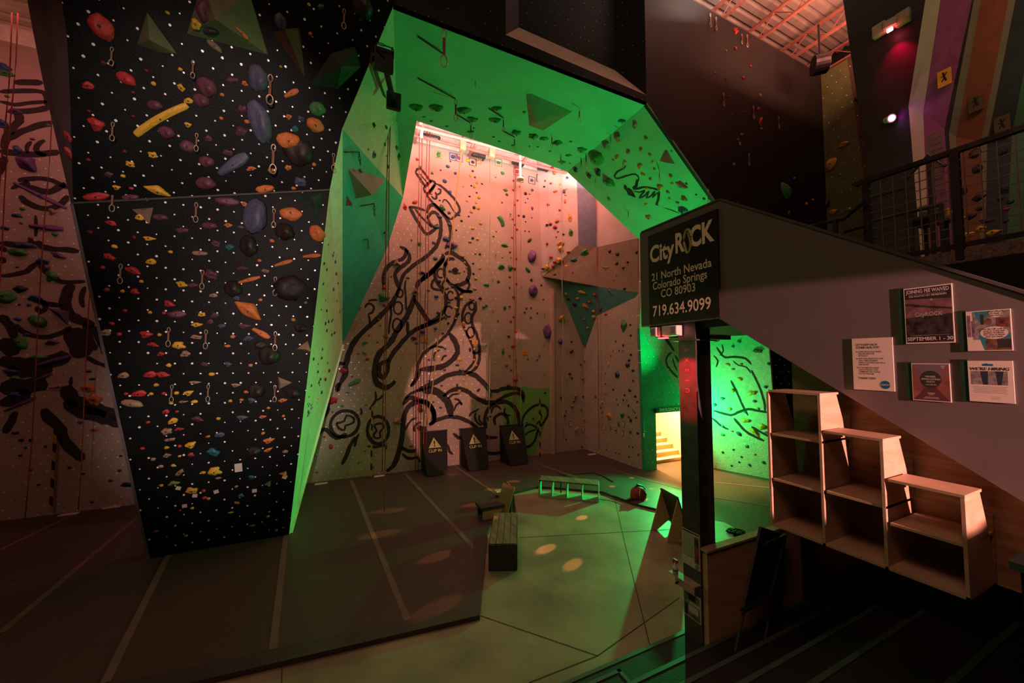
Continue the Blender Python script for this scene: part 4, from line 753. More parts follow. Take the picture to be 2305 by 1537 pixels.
@UF upper green facet inside the arch|wall_reveal_upper
819 208 16 26 t;864 238 12 20 e;793 258 11 16 k;842 282 9 15 k;869 286 8 13 e;866 325 7 10 e;893 333 9 16 e;897 353 13 11 g;841 348 15 11 e 30;873 375 9 10 e;829 336 5 k;870 351 5 g;906 303 4 g;893 271 5 g
@SW rough wall behind the steel column|stucco
1664 768 9 e;1650 780 7 e;1638 821 10 6 y 20;1609 911 9 8 e;1626 897 10 7 e;1643 920 9 y;1665 853 12 8 y 20;1650 879 10 y;1692 884 16 11 y;1678 946 18 10 y;1715 960 16 13 y;1627 978 10 6 g;1663 976 13 8 s 20;1697 972 22 10 y 35;1627 959 7 e;1723 871 8 b;1730 819 8 e;1698 903 8 e;1677 927 8 5 e;1627 1018 6 k;1651 1012 5 k;1681 1004 8 7 g;1669 1028 5 k;1699 1022 7 5 y;1664 1040 5 k;1687 1046 7 b;1718 1040 8 e;1647 1048 5 k;1706 790 20 9 m;1726 973 8 5 r;1612 765 14 9 r;1669 820 6 t;1650 831 8 5 t;1695 845 6 t;1728 895 6 k;1707 920 6 t;1648 970 7 5 t
@DR huge dark wall above the stair guard|fascia
1656 70 12 16 r;1655 109 9 r;1634 178 6 r;1672 175 9 r;1642 218 7 r;1711 216 8 10 t;1712 275 11 18 r;1714 290 10 6 t;1707 246 8 9 r;1669 303 9 t;1661 314 8 6 r;1665 324 6 10 t;1689 149 7 r;1647 258 5 r;1677 252 5 r;1652 370 8 t;1634 114 6 t;1609 164 6 t;1580 163 6 t;1767 430 24 44 g -30;1788 402 10 g;1815 459 9 y;1776 479 8 12 g;1830 450 7 y
@HB mesh-side of the purple and rust hall panels|hall
2128 480 20 y;2210 515 16 y;2235 523 20 13 y;2180 528 20 12 y;2220 497 22 10 k;2203 445 18 16 k;2262 428 14 18 k;2170 430 10 18 k;2257 343 16 12 k;2185 487 16 14 k;2252 447 10 k;2266 470 12 8 r;2275 455 12 8 k;2168 490 10 y;2200 380 16 20 n;2195 345 18 22 n;2205 470 12 n;2262 498 12 8 k;2240 540 10 k
@HO olive hall strip beyond the dark wall|hallx
1872 370 26 17 y -30;1900 325 18 10 y;1855 462 30 20 n -30;1876 477 14 11 y;1913 470 8 y;1930 222 9 13 k;1938 307 6 k;1922 415 6 k
@SS green edge strip of the arch|wall_reveal_strip
723 806 7 9 m;740 834 7 9 k;756 616 7 9 m;754 589 7 9 b;696 909 4 5 g;694 929 7 9 m;752 749 7 9 e;739 550 5 6 g;746 753 6 8 m;732 728 7 9 k;764 701 4 5 r;731 834 6 8 y;737 817 5 6 g;716 819 4 5 k;699 919 5 6 e;713 906 4 5 o;760 504 6 8 y;755 533 4 5 g;732 676 4 5 g;739 723 7 9 m;700 868 6 8 k;723 883 7 9 k;705 808 7 9 k;746 723 5 6 e;735 699 6 8 k;695 893 4 5 m;748 719 6 8 o;735 607 6 8 k;694 914 4 5 k;749 575 6 8 e;719 867 4 5 e;760 637 5 6 e;732 854 7 9 k;751 568 5 6 g;692 935 6 8 g;730 851 6 8 o;758 677 6 8 y;735 744 7 9 e;729 593 7 9 k;715 896 6 8 y;727 639 6 8 e;765 504 5 6 m;762 467 5 6 y;717 860 7 9 e;715 837 6 8 k;699 912 5 6 e;693 926 6 8 e;759 458 7 9 e;750 651 7 9 e;692 909 4 5 e;753 509 4 5 m;725 786 6 8 e;721 853 6 8 k;723 697 4 5 m;703 917 4 5 g;719 854 4 5 o
'''
# ================================================================ CLIMBING HOLDS
HC = {'r': ('red', (.42, .03, .03)), 'y': ('yellow', (.62, .34, .03)), 'o': ('orange', (.55, .16, .04)), 'm': ('maroon', (.11, .035, .05)), 't': ('tan', (.30, .18, .11)),
      'g': ('green', (.05, .22, .06)), 'b': ('blue', (.04, .08, .22)), 'k': ('black', (.02, .018, .022)), 'p': ('purple', (.13, .05, .18)), 'n': ('dark brown', (.022, .014, .012)),
      's': ('slate blue', (.07, .075, .12)), 'e': ('teal', (.02, .13, .14)), 'd': ('dark red', (.10, .01, .015)), 'w': ('pink', (.42, .2, .22)), 'c': ('olive', (.2, .2, .04))}
HM = {k: mat('hold_'+v[0].replace(' ', '_'), v[1], rough=.5, var=.25, sc_=5, bump=.15, bs=25) for k, v in HC.items()}
BOLT = mat('bolt_hole', (.01, .01, .01), rough=.5)
def blob(kind, seed):
    """hold of half-width 1, lying on the wall plane z=0 and swelling to z~1"""
    rnd = random.Random(seed); bm = bmesh.new(); bmesh.ops.create_icosphere(bm, subdivisions=3, radius=1)
    off = Vector((rnd.uniform(0, 50), rnd.uniform(0, 50), rnd.uniform(0, 50))); tilt = rnd.uniform(0, 6.28)
    for v in bm.verts:
        p = v.co.copy(); a = .32 if kind == 'blob' else .12
        f = 1+a*noise.noise(p*1.3+off)*1.6+.05*noise.noise(p*4+off)
        p *= f
        if kind == 'rail':
            p.x = max(-1, min(1, p.x*1.25)); p.y *= 1+.15*math.sin(p.x*2); p.z *= 1.0
        if kind == 'banana': p.x = max(-1, min(1, p.x*1.3)); p.y = max(-.8, min(.8, p.y*1.3)) + .5*(1-p.x*p.x) - .25
        if kind == 'wing': p.y = p.y*(.45+.55*max(0, 1-abs(p.x+.1)))+(.5 if p.y > 0 else .2)*(1-abs(p.x))*.8
        if kind == 'tri':
            ang = math.atan2(p.y, p.x); r = 1/max(.5, max(math.cos(ang-k*2*math.pi/3-math.pi/2) for k in range(3)))*.62; l = math.hypot(p.x, p.y); 
            if l > 1e-4: p.x, p.y = p.x/l*r*min(1, l*1.1), p.y/l*r*min(1, l*1.1)
        if p.z < 0: p.z = 0
        else: p.z = p.z*(.75+.25*math.cos(math.atan2(p.y, p.x)-tilt))
        v.co = p
    bmesh.ops.remove_doubles(bm, verts=bm.verts, dist=.0005)
    me = bpy.data.meshes.new('climbing_hold_'+kind); bm.to_mesh(me); bm.free()
    for p in me.polygons: p.use_smooth = True
    me.materials.append(HM['r'])
    return me
PROTO = {'blob': [blob('blob', s) for s in range(7)], 'round': [blob('round', 20+s) for s in range(3)], 'rail': [blob('rail', 30)], 'banana': [blob('banana', 40)], 'wing': [blob('wing', 50)], 'tri': [blob('tri', 60+s) for s in range(2)]}
bmB = MB(); bmB.tube([(0, 0, 0), (0, 0, .25)], .17, 8); _b = bmB.build('bolt', BOLT); BOLTM = _b.data; bpy.data.objects.remove(_b)
PLN = {'OU': PU, 'OL': PL, 'OV': Plane(PU.p+PU.n*.2, PU.n), 'BW': PB, 'BM': PB, 'BR': Plane((0, YB-.0, 0), (0, -1, 0)), 'RW': PR, 'SW': PT, 'DR': PF, 'HB': Plane((XH, 0, 0), (-1, 0, 0)), 'HO': Plane((Xr, 0, 0), (-1, 0, 0))}
def hold_basis(pl, px, py, ang):
    c = pl.at(px, py); n = pl.n
    a = math.radians(ang); d = RT*math.cos(a)-UP*math.sin(a); x = (d-n*d.dot(n)).normalized(); y = n.cross(x)
    return c, x, y, n
HOLDS = []
lines = HOLDDATA.strip().split('\n'); curw = None
for ln in lines:
    if ln.startswith('@'):
        code, nm = ln[1:].split(' ', 1); nm, _, pk = nm.partition('|'); curw = (code, nm, PLN.get(code) or FAC[pk]); continue
    for it in ln.split(';'):
        tk = it.split()
        if not tk: continue
        nums = []; i = 0
        while i < len(tk) and not tk[i].isalpha(): nums.append(float(tk[i])); i += 1
        col = tk[i]; ang = float(tk[i+1]) if i+1 < len(tk) else 0; shp = tk[i+2] if i+2 < len(tk) else None
        x, y, w = nums[:3]; h = nums[3] if len(nums) > 3 else w*.85
        HOLDS.append(dict(w=curw, x=x, y=y, sx=w, sy=h, c=col, a=ang, s=shp))
def size_word(h): m = max(h['sx'], h['sy']); return 'tiny' if m < 7.5 else 'small' if m < 15 else 'medium' if m < 28 else 'large'
def shape_word(h):
    if h['s']: return {'rail': 'bar-shaped', 'banana': 'long curved', 'wing': 'wing-shaped', 'tri': 'triangular'}[h['s']]
    r = h['sx']/h['sy']; return 'wide' if r > 1.5 else 'upright' if r < .72 else 'rounded'
HOLDS.sort(key=lambda h: -h['sx']*h['sy'])
solo, rest = HOLDS[:300], HOLDS[300:]
# labels: colour, size, shape, wall, then the place among its look-alikes
keyed = {}
for h in solo:
    wn = h['w'][1]; hs = [q for q in solo if q['w'][0] == h['w'][0]]
    xs = sorted(q['x'] for q in hs); ys_ = sorted(q['y'] for q in hs)
    def third(v, arr, names): i = arr.index(v)*3//len(arr); return names[min(i, 2)]
    reg = (third(h['y'], ys_, ('top', 'mid-height', 'bottom'))+(' left', ' centre', ' right')[min(2, xs.index(h['x'])*3//len(xs))]) if len(hs) > 12 else ''
    h['reg'] = reg; h['key'] = (h['c'], size_word(h), shape_word(h), h['w'][0], reg); keyed.setdefault(h['key'], []).append(h)
ORD = ['leftmost', 'second from left', 'third from left', 'fourth from left', 'fifth from left', 'sixth from left', 'seventh from left', 'eighth from left', 'ninth from left', 'tenth from left']
for k, hs in keyed.items():
    hs.sort(key=lambda q: q['x'])
    for i, h in enumerate(hs):
        lab = f"{k[1]} {k[2]} {HC[k[0]][0]} hold on the {h['w'][1].replace(', upper part', ' top').replace(', lower part', ' base')}"
        if h['reg']: lab += f", {h['reg']}"
        if len(hs) > 1: lab += f", {ORD[min(i, 9)] if i < len(hs)-1 else 'rightmost'}"
        h['lab'] = lab
seenl = {}
def set_mat(o, m):
    o.material_slots[0].link = 'OBJECT'; o.material_slots[0].material = m
def put_hold(i, h):
    pl = h['w'][2]; c, x, y, n = hold_basis(pl, h['x'], h['y'], h['a']); k = depth(c)/F
    sx, sy = h['sx']*k/2, h['sy']*k/2
    if h['w'][0] in ('HO', 'BR'): c = c+n*.02
    sz = min(sx, sy)*(.95 if not h['s'] else 1.0); sz = min(sz, .16)
    s = h['s'] or ('round' if h['c'] in 'n' or size_word(h) == 'large' else 'blob')
    me = PROTO[s][i % len(PROTO[s])]
    o = bpy.data.objects.new('climbing_hold', me); COL.objects.link(o)
    M = Matrix((x*sx, y*sy, n*sz)).transposed().to_4x4(); M.translation = c-n*.004; o.matrix_world = M
    set_mat(o, HM[h['c']])
    return o, c, n, min(sx, sy), sz
for i, h in enumerate(solo):
    o, c, n, sm, sz = put_hold(i, h)
    lab = h['lab']; w = lab.split()
    tag(o, lab if len(w) <= 16 else ' '.join(w[:16]), 'climbing hold', 'climbing holds on the '+h['w'][1].replace(', ', ' '))
    if max(h['sx'], h['sy']) >= 11 and h['c'] != 'n':
        b = bpy.data.objects.new('bolt', BOLTM); COL.objects.link(b); b.parent = o
        e = o.matrix_world.to_3x3(); r = .022 if sm < .1 else .03
        q = o.matrix_world.inverted() @ (c+n*(sz*.80))
        b.matrix_parent_inverse = Matrix.Identity(4); b.location = q
        b.scale = (r/.17/e.col[0].length*.5, r/.17/e.col[1].length*.5, .9)
# the many remaining small holds
bms = bmesh.new(); mats_used = sorted(set(h['c'] for h in rest))
me_s = bpy.data.meshes.new('small_climbing_holds')
for c in mats_used: me_s.materials.append(HM[c])
for i, h in enumerate(rest):
    pl = h['w'][2]; c, x, y, n = hold_basis(pl, h['x'], h['y'], h['a']); k = depth(c)/F
    if h['w'][0] in ('HO', 'BR'): c = c+n*.02
    sx, sy = h['sx']*k/2, h['sy']*k/2; sz = min(sx, sy)*.9
    g = bmesh.ops.create_icosphere(bms, subdivisions=2, radius=1)['verts']; off = Vector((i*3.1, i*1.7, 0))
    for v in g:
        p = v.co*(1+.35*noise.noise(v.co*1.4+off)); v.co = c+x*(p.x*sx)+y*(p.y*sy)+n*(max(0, p.z)*sz-.003)
    for f in set(f for v in g for f in v.link_faces): f.material_index = mats_used.index(h['c']); f.smooth = True
bms.to_mesh(me_s); bms.free()
tag(link('small_climbing_holds', me_s), 'the many thumb-sized climbing holds scattered over all the walls', 'climbing holds', kind='stuff')
# ---------------------------------------------------------------- big wooden volumes
def volume(label, pl, base, apex, h, m, holds=()):
    pts = [pl.at(x, y, .002) for x, y in base]; k = depth(pts[0])/F; ap = pl.at(*apex)+pl.n*h
    mb = MB(); bm = mb.bm; vs = [bm.verts.new(p) for p in pts]; a = bm.verts.new(ap); bm.faces.new(vs)
    for i in range(len(vs)): bm.faces.new((vs[i], vs[(i+1) % len(vs)], a))
    o = mb.build('climbing_volume', m); tag(o, label, 'climbing volume'); return o
VOL = mat('olive_volume', (.12, .135, .07), rough=.6, var=.25, sc_=1.5, bump=.1); VTAN = mat('tan_volume', (.26, .17, .11), rough=.6, var=.2, bump=.1); VBR = mat('brown_volume', (.10, .05, .035), rough=.6, var=.2); VGR = mat('dark_green_volume', (.018, .035, .022), rough=.6, var=.4)
volume('olive pyramid volume on the dark overhanging wall top left', PU, [(331, 28), (309, 100), (355, 117), (398, 121)], (345, 92), .22, VOL)
volume('large pale green pyramid volume at the top edge of the dark overhanging wall', PU, [(421, 76), (455, -40), (560, -20), (603, 123)], (492, 50), .35, VOL)
volume('brown downward-pointing triangular volume on the dark overhanging wall', PU, [(613, 73), (675, 62), (686, 174)], (641, 68), .16, VBR)
volume('dark green faceted volume at the right edge of the dark overhanging wall', PU, [(700, 190), (745, 120), (800, 105), (812, 150), (760, 200)], (765, 150), .25, VGR)
volume('tan triangular volume under the crease on the left of the dark wall', PL, [(297, 471), (345, 467), (336, 504)], (333, 476), .12, VTAN)
volume('dark green triangular volume under the crease on the right of the dark wall', PL, [(667, 436), (729, 432), (714, 499)], (705, 450), .2, VGR)
volume('small red and tan triangular volume near the right edge of the dark wall', PL, [(668, 785), (692, 767), (701, 793)], (690, 785), .09, VTAN)
volume('small tan triangular volume below it on the dark wall, pointing right', PL, [(626, 848), (658, 861), (628, 876)], (634, 862), .09, VTAN)
volume('small orange triangular volume low on the right of the dark wall', PL, [(626, 1066), (645, 1060), (646, 1075)], (638, 1066), .07, mat('hold_orange', (.5, .2, .05)))
volume('small green triangular volume low on the right of the dark wall', PL, [(594, 1090), (610, 1080), (608, 1096)], (604, 1090), .07, VOL)
volume('dark purple triangular volume on the mural wall at the left edge', PB, [(108, 693), (156, 700), (154, 733)], (145, 706), .2, mat('purple_volume', (.08, .045, .10)))
volume('tan pyramid volume on the octopus mural wall, upper one', PB, [(884, 596), (893, 581), (903, 598)], (893, 594), .15, VTAN)
volume('tan pyramid volume on the octopus mural wall, lower one', PB, [(926, 660), (935, 645), (943, 662)], (935, 656), .15, VTAN)
volume('large brown trapezoid volume on the green arch underside', FAC['wall_arch_soffit'], [(1184, 211), (1196, 211), (1288, 251), (1222, 294), (1191, 282)], (1210, 262), .14, mat('brown_green_volume', (.16, .17, .08)))
volume('gray-brown volume on the slanting leg of the arch', FAC['wall_arch_leg'], [(1501, 337), (1485, 362), (1503, 366), (1519, 369)], (1505, 358), .15, VTAN)
volume('small tan downward triangle on the olive corner volume', FAC['wall_corner_olive_right'], [(1348, 597), (1377, 600), (1367, 616)], (1364, 602), .1, VTAN)
ft = FAC['wall_reveal_teal']; fs = FAC['wall_reveal_strip']
volume('broad olive pyramid volume at the top of the teal facet in the arch', ft, [(774, 370), (868, 404), (817, 429), (792, 449)], (812, 424), .3, VOL)
volume('brown triangular volume on the green edge strip of the arch', ft, [(768, 418), (790, 451), (757, 464)], (776, 452), .2, VBR)
volume('tall tan triangular volume on the green edge strip of the arch', ft, [(762, 470), (737, 588), (782, 584)], (762, 560), .16, mat('pale_volume', (.26, .27, .12)))
volume('brown wedge volume with coloured edges at the foot of the teal facet', ft, [(773, 608), (822, 607), (772, 670)], (790, 620), .2, VTAN)
# route tags and small framed problem squares
def card(label, pl, px, py, w, h, m, cat='tag', group=None, name='route_tag', rot=0):
    c, x, y, n = hold_basis(pl, px, py, rot); k = depth(c)/F; w, h = w*k/2, h*k/2
    mb = MB(); mb.poly([c+x*sx*w+y*sy*h+n*.012 for sx, sy in ((-1, -1), (1, -1), (1, 1), (-1, 1))], .008, n)
    o = mb.build(name, m); tag(o, label, cat, group); return o, c, x, y, n, w, h
for px, py, r, w in ((402, 1098, 20, 'leftmost'), (439, 1115, 10, 'third from left'), (487, 1106, -10, 'fourth from left'), (416, 1138, 0, 'lowest'), (573, 1104, 5, 'second from right'), (641, 1073, 30, 'rightmost')):
    card(f'small white route tag hanging low on the dark wall, {w}', PL, px, py, 9, 8, PAP, 'tag', 'route tags on the dark wall', rot=r)
o = card('white paper notice pinned low on the dark overhanging wall', PL, 537, 1052, 14, 19, PAP, 'notice', name='paper_notice')
AMB = mat('amber_plate', (.62, .28, .04), rough=.5)
for px, py, w in ((956, 766, 'left'), (1069, 770, 'middle'), (1182, 794, 'right')):
    o, c, x, y, n, ww, hh = card(f'orange number plate on the octopus mural wall, {w} of three', PB, px, py, 14, 9, AMB, 'number plate', 'orange number plates', 'number_plate')
    text_obj('3', INK, c+n*.013, x, y, hh*1.5, 'number', o, off=.004)
for px, py, cn, cc in ((987, 348, 'yellow-green', (.35, .4, .1)), (1020, 353, 'blue', (.1, .1, .3)), (1033, 356, 'magenta', (.4, .08, .2)), (1064, 365, 'black', (.03, .02, .02)), (1075, 360, 'orange', (.5, .25, .12)), (1122, 366, 'pale green', (.3, .35, .15)), (1164, 387, 'red', (.45, .04, .05)), (1170, 402, 'purple', (.3, .08, .2)), (1197, 406, 'navy', (.06, .06, .2)), (1215, 402, 'dark', (.04, .02, .03))):
    c, x, y, n = hold_basis(PB, px, py, 0); k = depth(c)/F; s = 8*k; mb = MB()
    q4 = [c+x*a*s+y*b*s+n*.01 for a, b in ((-1, -1), (1, -1), (1, 1), (-1, 1))]
    for a, b in zip(q4, q4[1:]+q4[:1]): mb.beam(a, b, .025, .01)
    o = mb.build('painted_square_frame', mat('frame_'+cn.replace(' ', '_').replace('-', '_'), cc)); tag(o, f'{cn} square outline around a hold at the top of the mural wall', 'frame', 'square outlines along the mural wall top')
FR = mat('notice_frame', (.02, .03, .02))
for px, py, w, pl in ((1284, 954, 'leftmost', PB), (1312, 966, 'second from left', PB), (1361, 961, 'red-framed', PR), (1386, 968, 'cream', PR), (1401, 975, 'blue-framed', PR), (1404, 955, 'highest', PR), (1449, 979, 'rightmost, on the green wall', PD)):
    o, c, x, y, n, ww, hh = card(f'small framed route card low on the far walls, {w}', pl, px, py, 7, 12, FR if w != 'red-framed' else HM['r'], 'route card', 'framed route cards near the exit', 'route_card')
    mb = MB(); mb.poly([c+x*a*ww*.75+y*b*hh*.85+n*.014 for a, b in ((-1, -1), (1, -1), (1, 1), (-1, 1))], .001, n); B(mb, 'paper', PAP, o)
# ================================================================ MURALS (paint lying on the walls)
def stroke(mb, pl, pts, w, off=.004, taper=True, rough_=.18):
    """a brush stroke: smoothed ribbon of varying width, in wall coordinates"""
    P = [pl.at(x, y, off) for x, y in pts]; k = sum(depth(p) for p in P)/len(P)/F
    out = []
    for i in range(len(P)-1):
        p0, p1, p2, p3 = P[max(i-1, 0)], P[i], P[i+1], P[min(i+2, len(P)-1)]
        m = max(2, int((p2-p1).length/.09))
        for j in range(m):
            t = j/m; out.append(.5*((2*p1)+(p2-p0)*t+(2*p0-5*p1+4*p2-p3)*t*t+(3*p1-p0-3*p2+p3)*t**3))
    out.append(P[-1]); n = len(out); bm = mb.bm; prev = None
    for i, p in enumerate(out):
        d = (out[min(i+1, n-1)]-out[max(i-1, 0)]).normalized(); s = pl.n.cross(d)
        tt = i/(n-1); ww = (w*1.3+.8)*k/2*((min(1, .5+5*tt)*min(1, .5+5*(1-tt))) if taper else 1)
        a = bm.verts.new(p+s*ww*(1+random.uniform(-rough_, rough_))); b = bm.verts.new(p-s*ww*(1+random.uniform(-rough_, rough_)))
        if prev: bm.faces.new((prev[0], a, b, prev[1]))
        prev = (a, b)
def ell(cx, cy, rx, ry, a0=0, a1=360, rot=0, n=14):
    r = math.radians(rot); out = []
    for i in range(n+1):
        a = math.radians(a0+(a1-a0)*i/n); x, y = rx*math.cos(a), ry*math.sin(a); out.append((cx+x*math.cos(r)-y*math.sin(r), cy+x*math.sin(r)+y*math.cos(r)))
    return out
def mural(name, pl, text, parent, m=PAINT, extra=(), off=.004, wk=1):
    mb = MB(); 
    for ln in text.strip().split('\n'):
        w, *c = ln.split(); pts = [tuple(map(float, q.split(','))) for q in c]; stroke(mb, pl, pts, float(w)*wk, off)
    for w, e in extra: stroke(mb, pl, e, w, off, taper=False)
    me = bpy.data.meshes.new(name); mb.bm.to_mesh(me); mb.bm.free(); o = link(name, me, m, parent); return o
OCTO = '''
4 935,388 946,379 971,411
4 935,388 958,420
2 945,391 966,417
4 953,424 972,407 982,414
4 953,424 963,437 981,412
3 962,436 979,416
4 982,414 992,418 1008,432 1025,451 1035,471 1031,480 1015,494
4 1015,494 1006,488 985,467 966,447 961,438
3 985,425 992,427 991,434 983,438 980,432
3 971,441 978,448 983,444 981,439
2 996,457 1000,449 1009,455 1020,473 1026,480
5 921,465 941,500 960,526 985,511
4 921,465 944,469 957,474
3 934,470 952,492 973,512
6 961,480 966,464 975,461 983,466 1000,484 1011,502 1015,525 1011,545 1002,560
6 962,492 970,480 980,478 989,490 993,510 990,535 980,557 957,580 930,598 907,621 900,648
4 962,484 966,500 976,510 986,505
8 900,648 885,678 869,698 848,719 828,737 807,757 791,780 784,800 778,823 777,844 766,862 762,880
6 900,555 912,561 914,570 905,583 885,591 869,605 863,625 864,646
6 912,560 921,573 919,589 902,602 889,618 894,637 899,650
7 1000,582 978,607 955,625 941,638 937,652
9 934,664 926,687 914,714 896,741 878,771 855,794 846,816 843,844 850,864 866,872 880,868 889,857
7 932,672 942,688 953,705 962,718 968,728
7 1002,713 985,722 967,728 937,741 912,762 891,787 875,812 872,835 862,851 853,839 855,821 868,813 876,810
5 916,723 918,737 917,752
3 914,630 911,645 913,665 914,698
3 880,687 880,710 876,735 875,752
3 828,678 838,675 850,676
3 821,693 826,684 836,684 842,692 838,703 827,707
3 829,709 832,718 832,728
5 744,826 759,818 777,819
6 764,862 758,872 760,882
7 1002,573 1014,568 1035,580 1046,588 1055,602 1056,620 1049,634 1036,641 1024,641
5 1005,590 1000,604 1002,622 1013,638 1030,645
5 1024,584 1014,582 1006,587 1001,600
7 1000,575 990,590 977,605 962,620 945,632
6 978,606 979,622 984,635 993,648 1002,665 1004,682 1000,698 986,714 966,728 950,736 935,742
4 977,628 971,640 976,650 993,653
4 1050,627 1057,641 1050,655 1038,652 1028,646
5 1018,640 1028,655 1032,668 1031,690 1026,716 1011,746 989,769 964,787 950,801 941,822 936,850 925,868
5 1027,646 1041,655 1064,656
4 1034,664 1045,656 1062,657
4 1068,675 1052,684 1042,703 1042,728 1052,753 1064,780 1068,807 1060,824 1046,837
5 1071,678 1071,698 1062,712 1064,732 1075,760 1080,791 1076,820 1062,836 1050,840
4 1063,792 1072,795 1079,790
9 1011,750 1023,766 1030,787 1023,805 1005,820 985,828 964,830 946,832
5 946,830 941,846 934,860 924,870
3 966,785 980,779 1000,783
3 990,787 978,796 976,808
3 1006,800 998,803 994,812
8 938,880 950,874 980,860 1009,844 1041,839 1068,844 1087,860 1100,877 1107,887
7 998,892 1010,882 1025,876 1048,878 1067,892 1090,904 1112,906 1137,904 1155,914 1165,929 1169,957
6 1106,879 1120,880 1135,874 1161,874 1174,882 1179,892 1178,906
5 1116,903 1141,890 1160,885 1172,888 1177,900
6 1095,964 1091,947 1094,930 1103,915 1114,908
5 1116,957 1112,945 1118,936 1130,931 1141,938 1144,950 1140,962
3 1100,948 1098,940 1106,937
3 1106,930 1110,917 1121,914 1128,922
3 1138,918 1135,926 1140,934 1149,935
7 908,910 921,895 941,900 960,906 972,918 977,935 974,950 966,957
12 950,878 979,880 997,892 1010,910 1016,937
6 966,955 981,947 1003,939 1028,939 1051,947 1066,956 1078,966
3 1009,898 1018,888 1034,886
3 1022,898 1032,900 1040,911 1036,906 1027,912 1022,925
3 1056,938 1060,930 1070,925 1078,920
3 1072,928 1069,938 1074,950 1085,957
3 1080,934 1078,944 1088,955
4 1174,957 1177,942 1184,929 1198,916 1214,911 1228,915 1233,928 1229,942 1218,958 1209,970
4 1209,967 1215,972 1216,976
4 1210,969 1206,985 1200,997 1190,1005 1179,1005
3 1182,980 1190,972 1206,967
3 1180,962 1190,955 1205,960 1208,966
3 1212,928 1219,935 1214,948 1207,955
10 718,892 728,903 737,920 722,942 700,962 683,983 674,1005 668,1028
5 704,1001 698,1019 692,1038 684,1054
6 719,977 726,968 735,967 744,977 757,986 772,981 780,975
6 800,983 787,1006 779,1028 769,1046
4 808,976 802,988 800,996 798,1006
4 827,1004 845,1006 866,1002 869,1012
8 869,1060 884,1050 896,1025 902,998 906,977 908,946 914,924 928,909 948,904 965,910 975,925 979,940 975,954
5 904,1006 914,1013 926,1016 938,1012
4 906,1021 915,1030 928,1032 939,1029 946,1040
4 907,912 913,898 921,888 941,879 958,876
3 845,881 846,892 845,902 836,915 832,922
3 864,887 856,896 845,902
3 812,918 814,926 813,934
3 913,968 918,955 928,944 939,940
4 936,972 932,964 938,955 947,950
10 940,960 950,966 962,965
5 1020,975 1032,985 1045,984
5 1090,980 1105,985 1120,984
5 1092,1018 1108,1021 1126,1018
4 1008,1000 1012,1016 1020,1022
'''
oct_e = [(5, ell(776, 954, 33, 29, rot=-25)), (3, [(757, 952), (775, 948), (780, 935), (795, 940), (796, 950), (785, 956), (777, 958), (775, 968), (763, 964), (757, 952)]),
         (5, ell(851, 968, 24, 31)), (3, [(842, 958), (850, 953), (862, 955), (862, 965), (855, 972), (856, 984), (846, 986), (840, 978), (848, 970), (842, 958)]), (2.5, ell(1025, 610, 6, 6)), (4, ell(1025, 610, 1.5, 1.5)),
         (2.5, ell(896, 693, 10, 14)), (2.5, ell(894, 732, 10, 15)), (2.5, ell(900, 660, 7, 9)), (2.5, ell(1062, 689, 6, 8)), (2.5, ell(1054, 716, 8, 12, 40, 320)), (2.5, ell(1059, 748, 8, 12)), (2.5, ell(1010, 701, 9, 12, 60, 330)),
         (2.5, ell(1014, 666, 7, 10, 40, 330)), (2.5, ell(1004, 641, 8, 10, 40, 330)), (2.5, ell(992, 615, 8, 10, 60, 300))]
rehome(mural('painted_octopus_mural', PB, OCTO, WB, extra=oct_e))
FACE = '''
9 31,185 96,185
7 0,207 40,205 85,205 102,214 106,240
6 0,228 30,235 60,232 106,229
9 20,250 60,250 110,243
10 40,250 43,272 25,290 12,318 8,335
9 118,274 80,285 50,295 20,314
10 0,340 40,345 75,347 110,345 132,340
7 100,315 82,328 85,343 104,350
5 62,345 60,330 70,318
10 12,352 5,370 0,392
7 40,407 60,403 100,402 130,412 152,424
5 25,425 45,416 62,410
9 60,405 62,420 80,425 110,432 147,412
8 45,440 55,452 80,465 110,470 140,458 152,440
9 0,547 30,550 60,552 77,542
9 84,542 95,555 120,560 150,562 178,566
4 80,485 81,510 80,532
7 0,620 30,618 60,610 84,592 100,610 130,630 150,635 192,633
9 0,555 15,565
10 0,578 9,592
14 162,640 150,665 147,690 160,710 190,725 212,732
6 191,645 183,670 188,692
8 72,672 90,678 110,685 142,688
12 0,710 15,725 28,745 33,762
7 36,730 50,745 80,757 110,758 140,748 160,735
7 80,690 92,702 102,693 98,680 84,682
26 166,738 172,770 192,802
8 190,725 200,755 216,788
8 206,732 225,768 238,800
22 0,765 18,780 30,800
22 0,808 40,818 100,815 156,800
22 15,838 60,835 118,828
26 0,872 50,872 105,858
18 0,908 30,900 65,880
20 152,868 160,895 190,912 230,925 278,937
20 148,902 170,920 200,930 250,945 290,958
15 98,920 110,940 130,958 145,990 160,1010 187,1036
10 10,975 25,948 36,926
6 190,800 215,815 248,826
5 161,848 158,872
8 262,805 252,850 270,905
'''
rehome(mural('painted_face_mural', PB, FACE, WB))
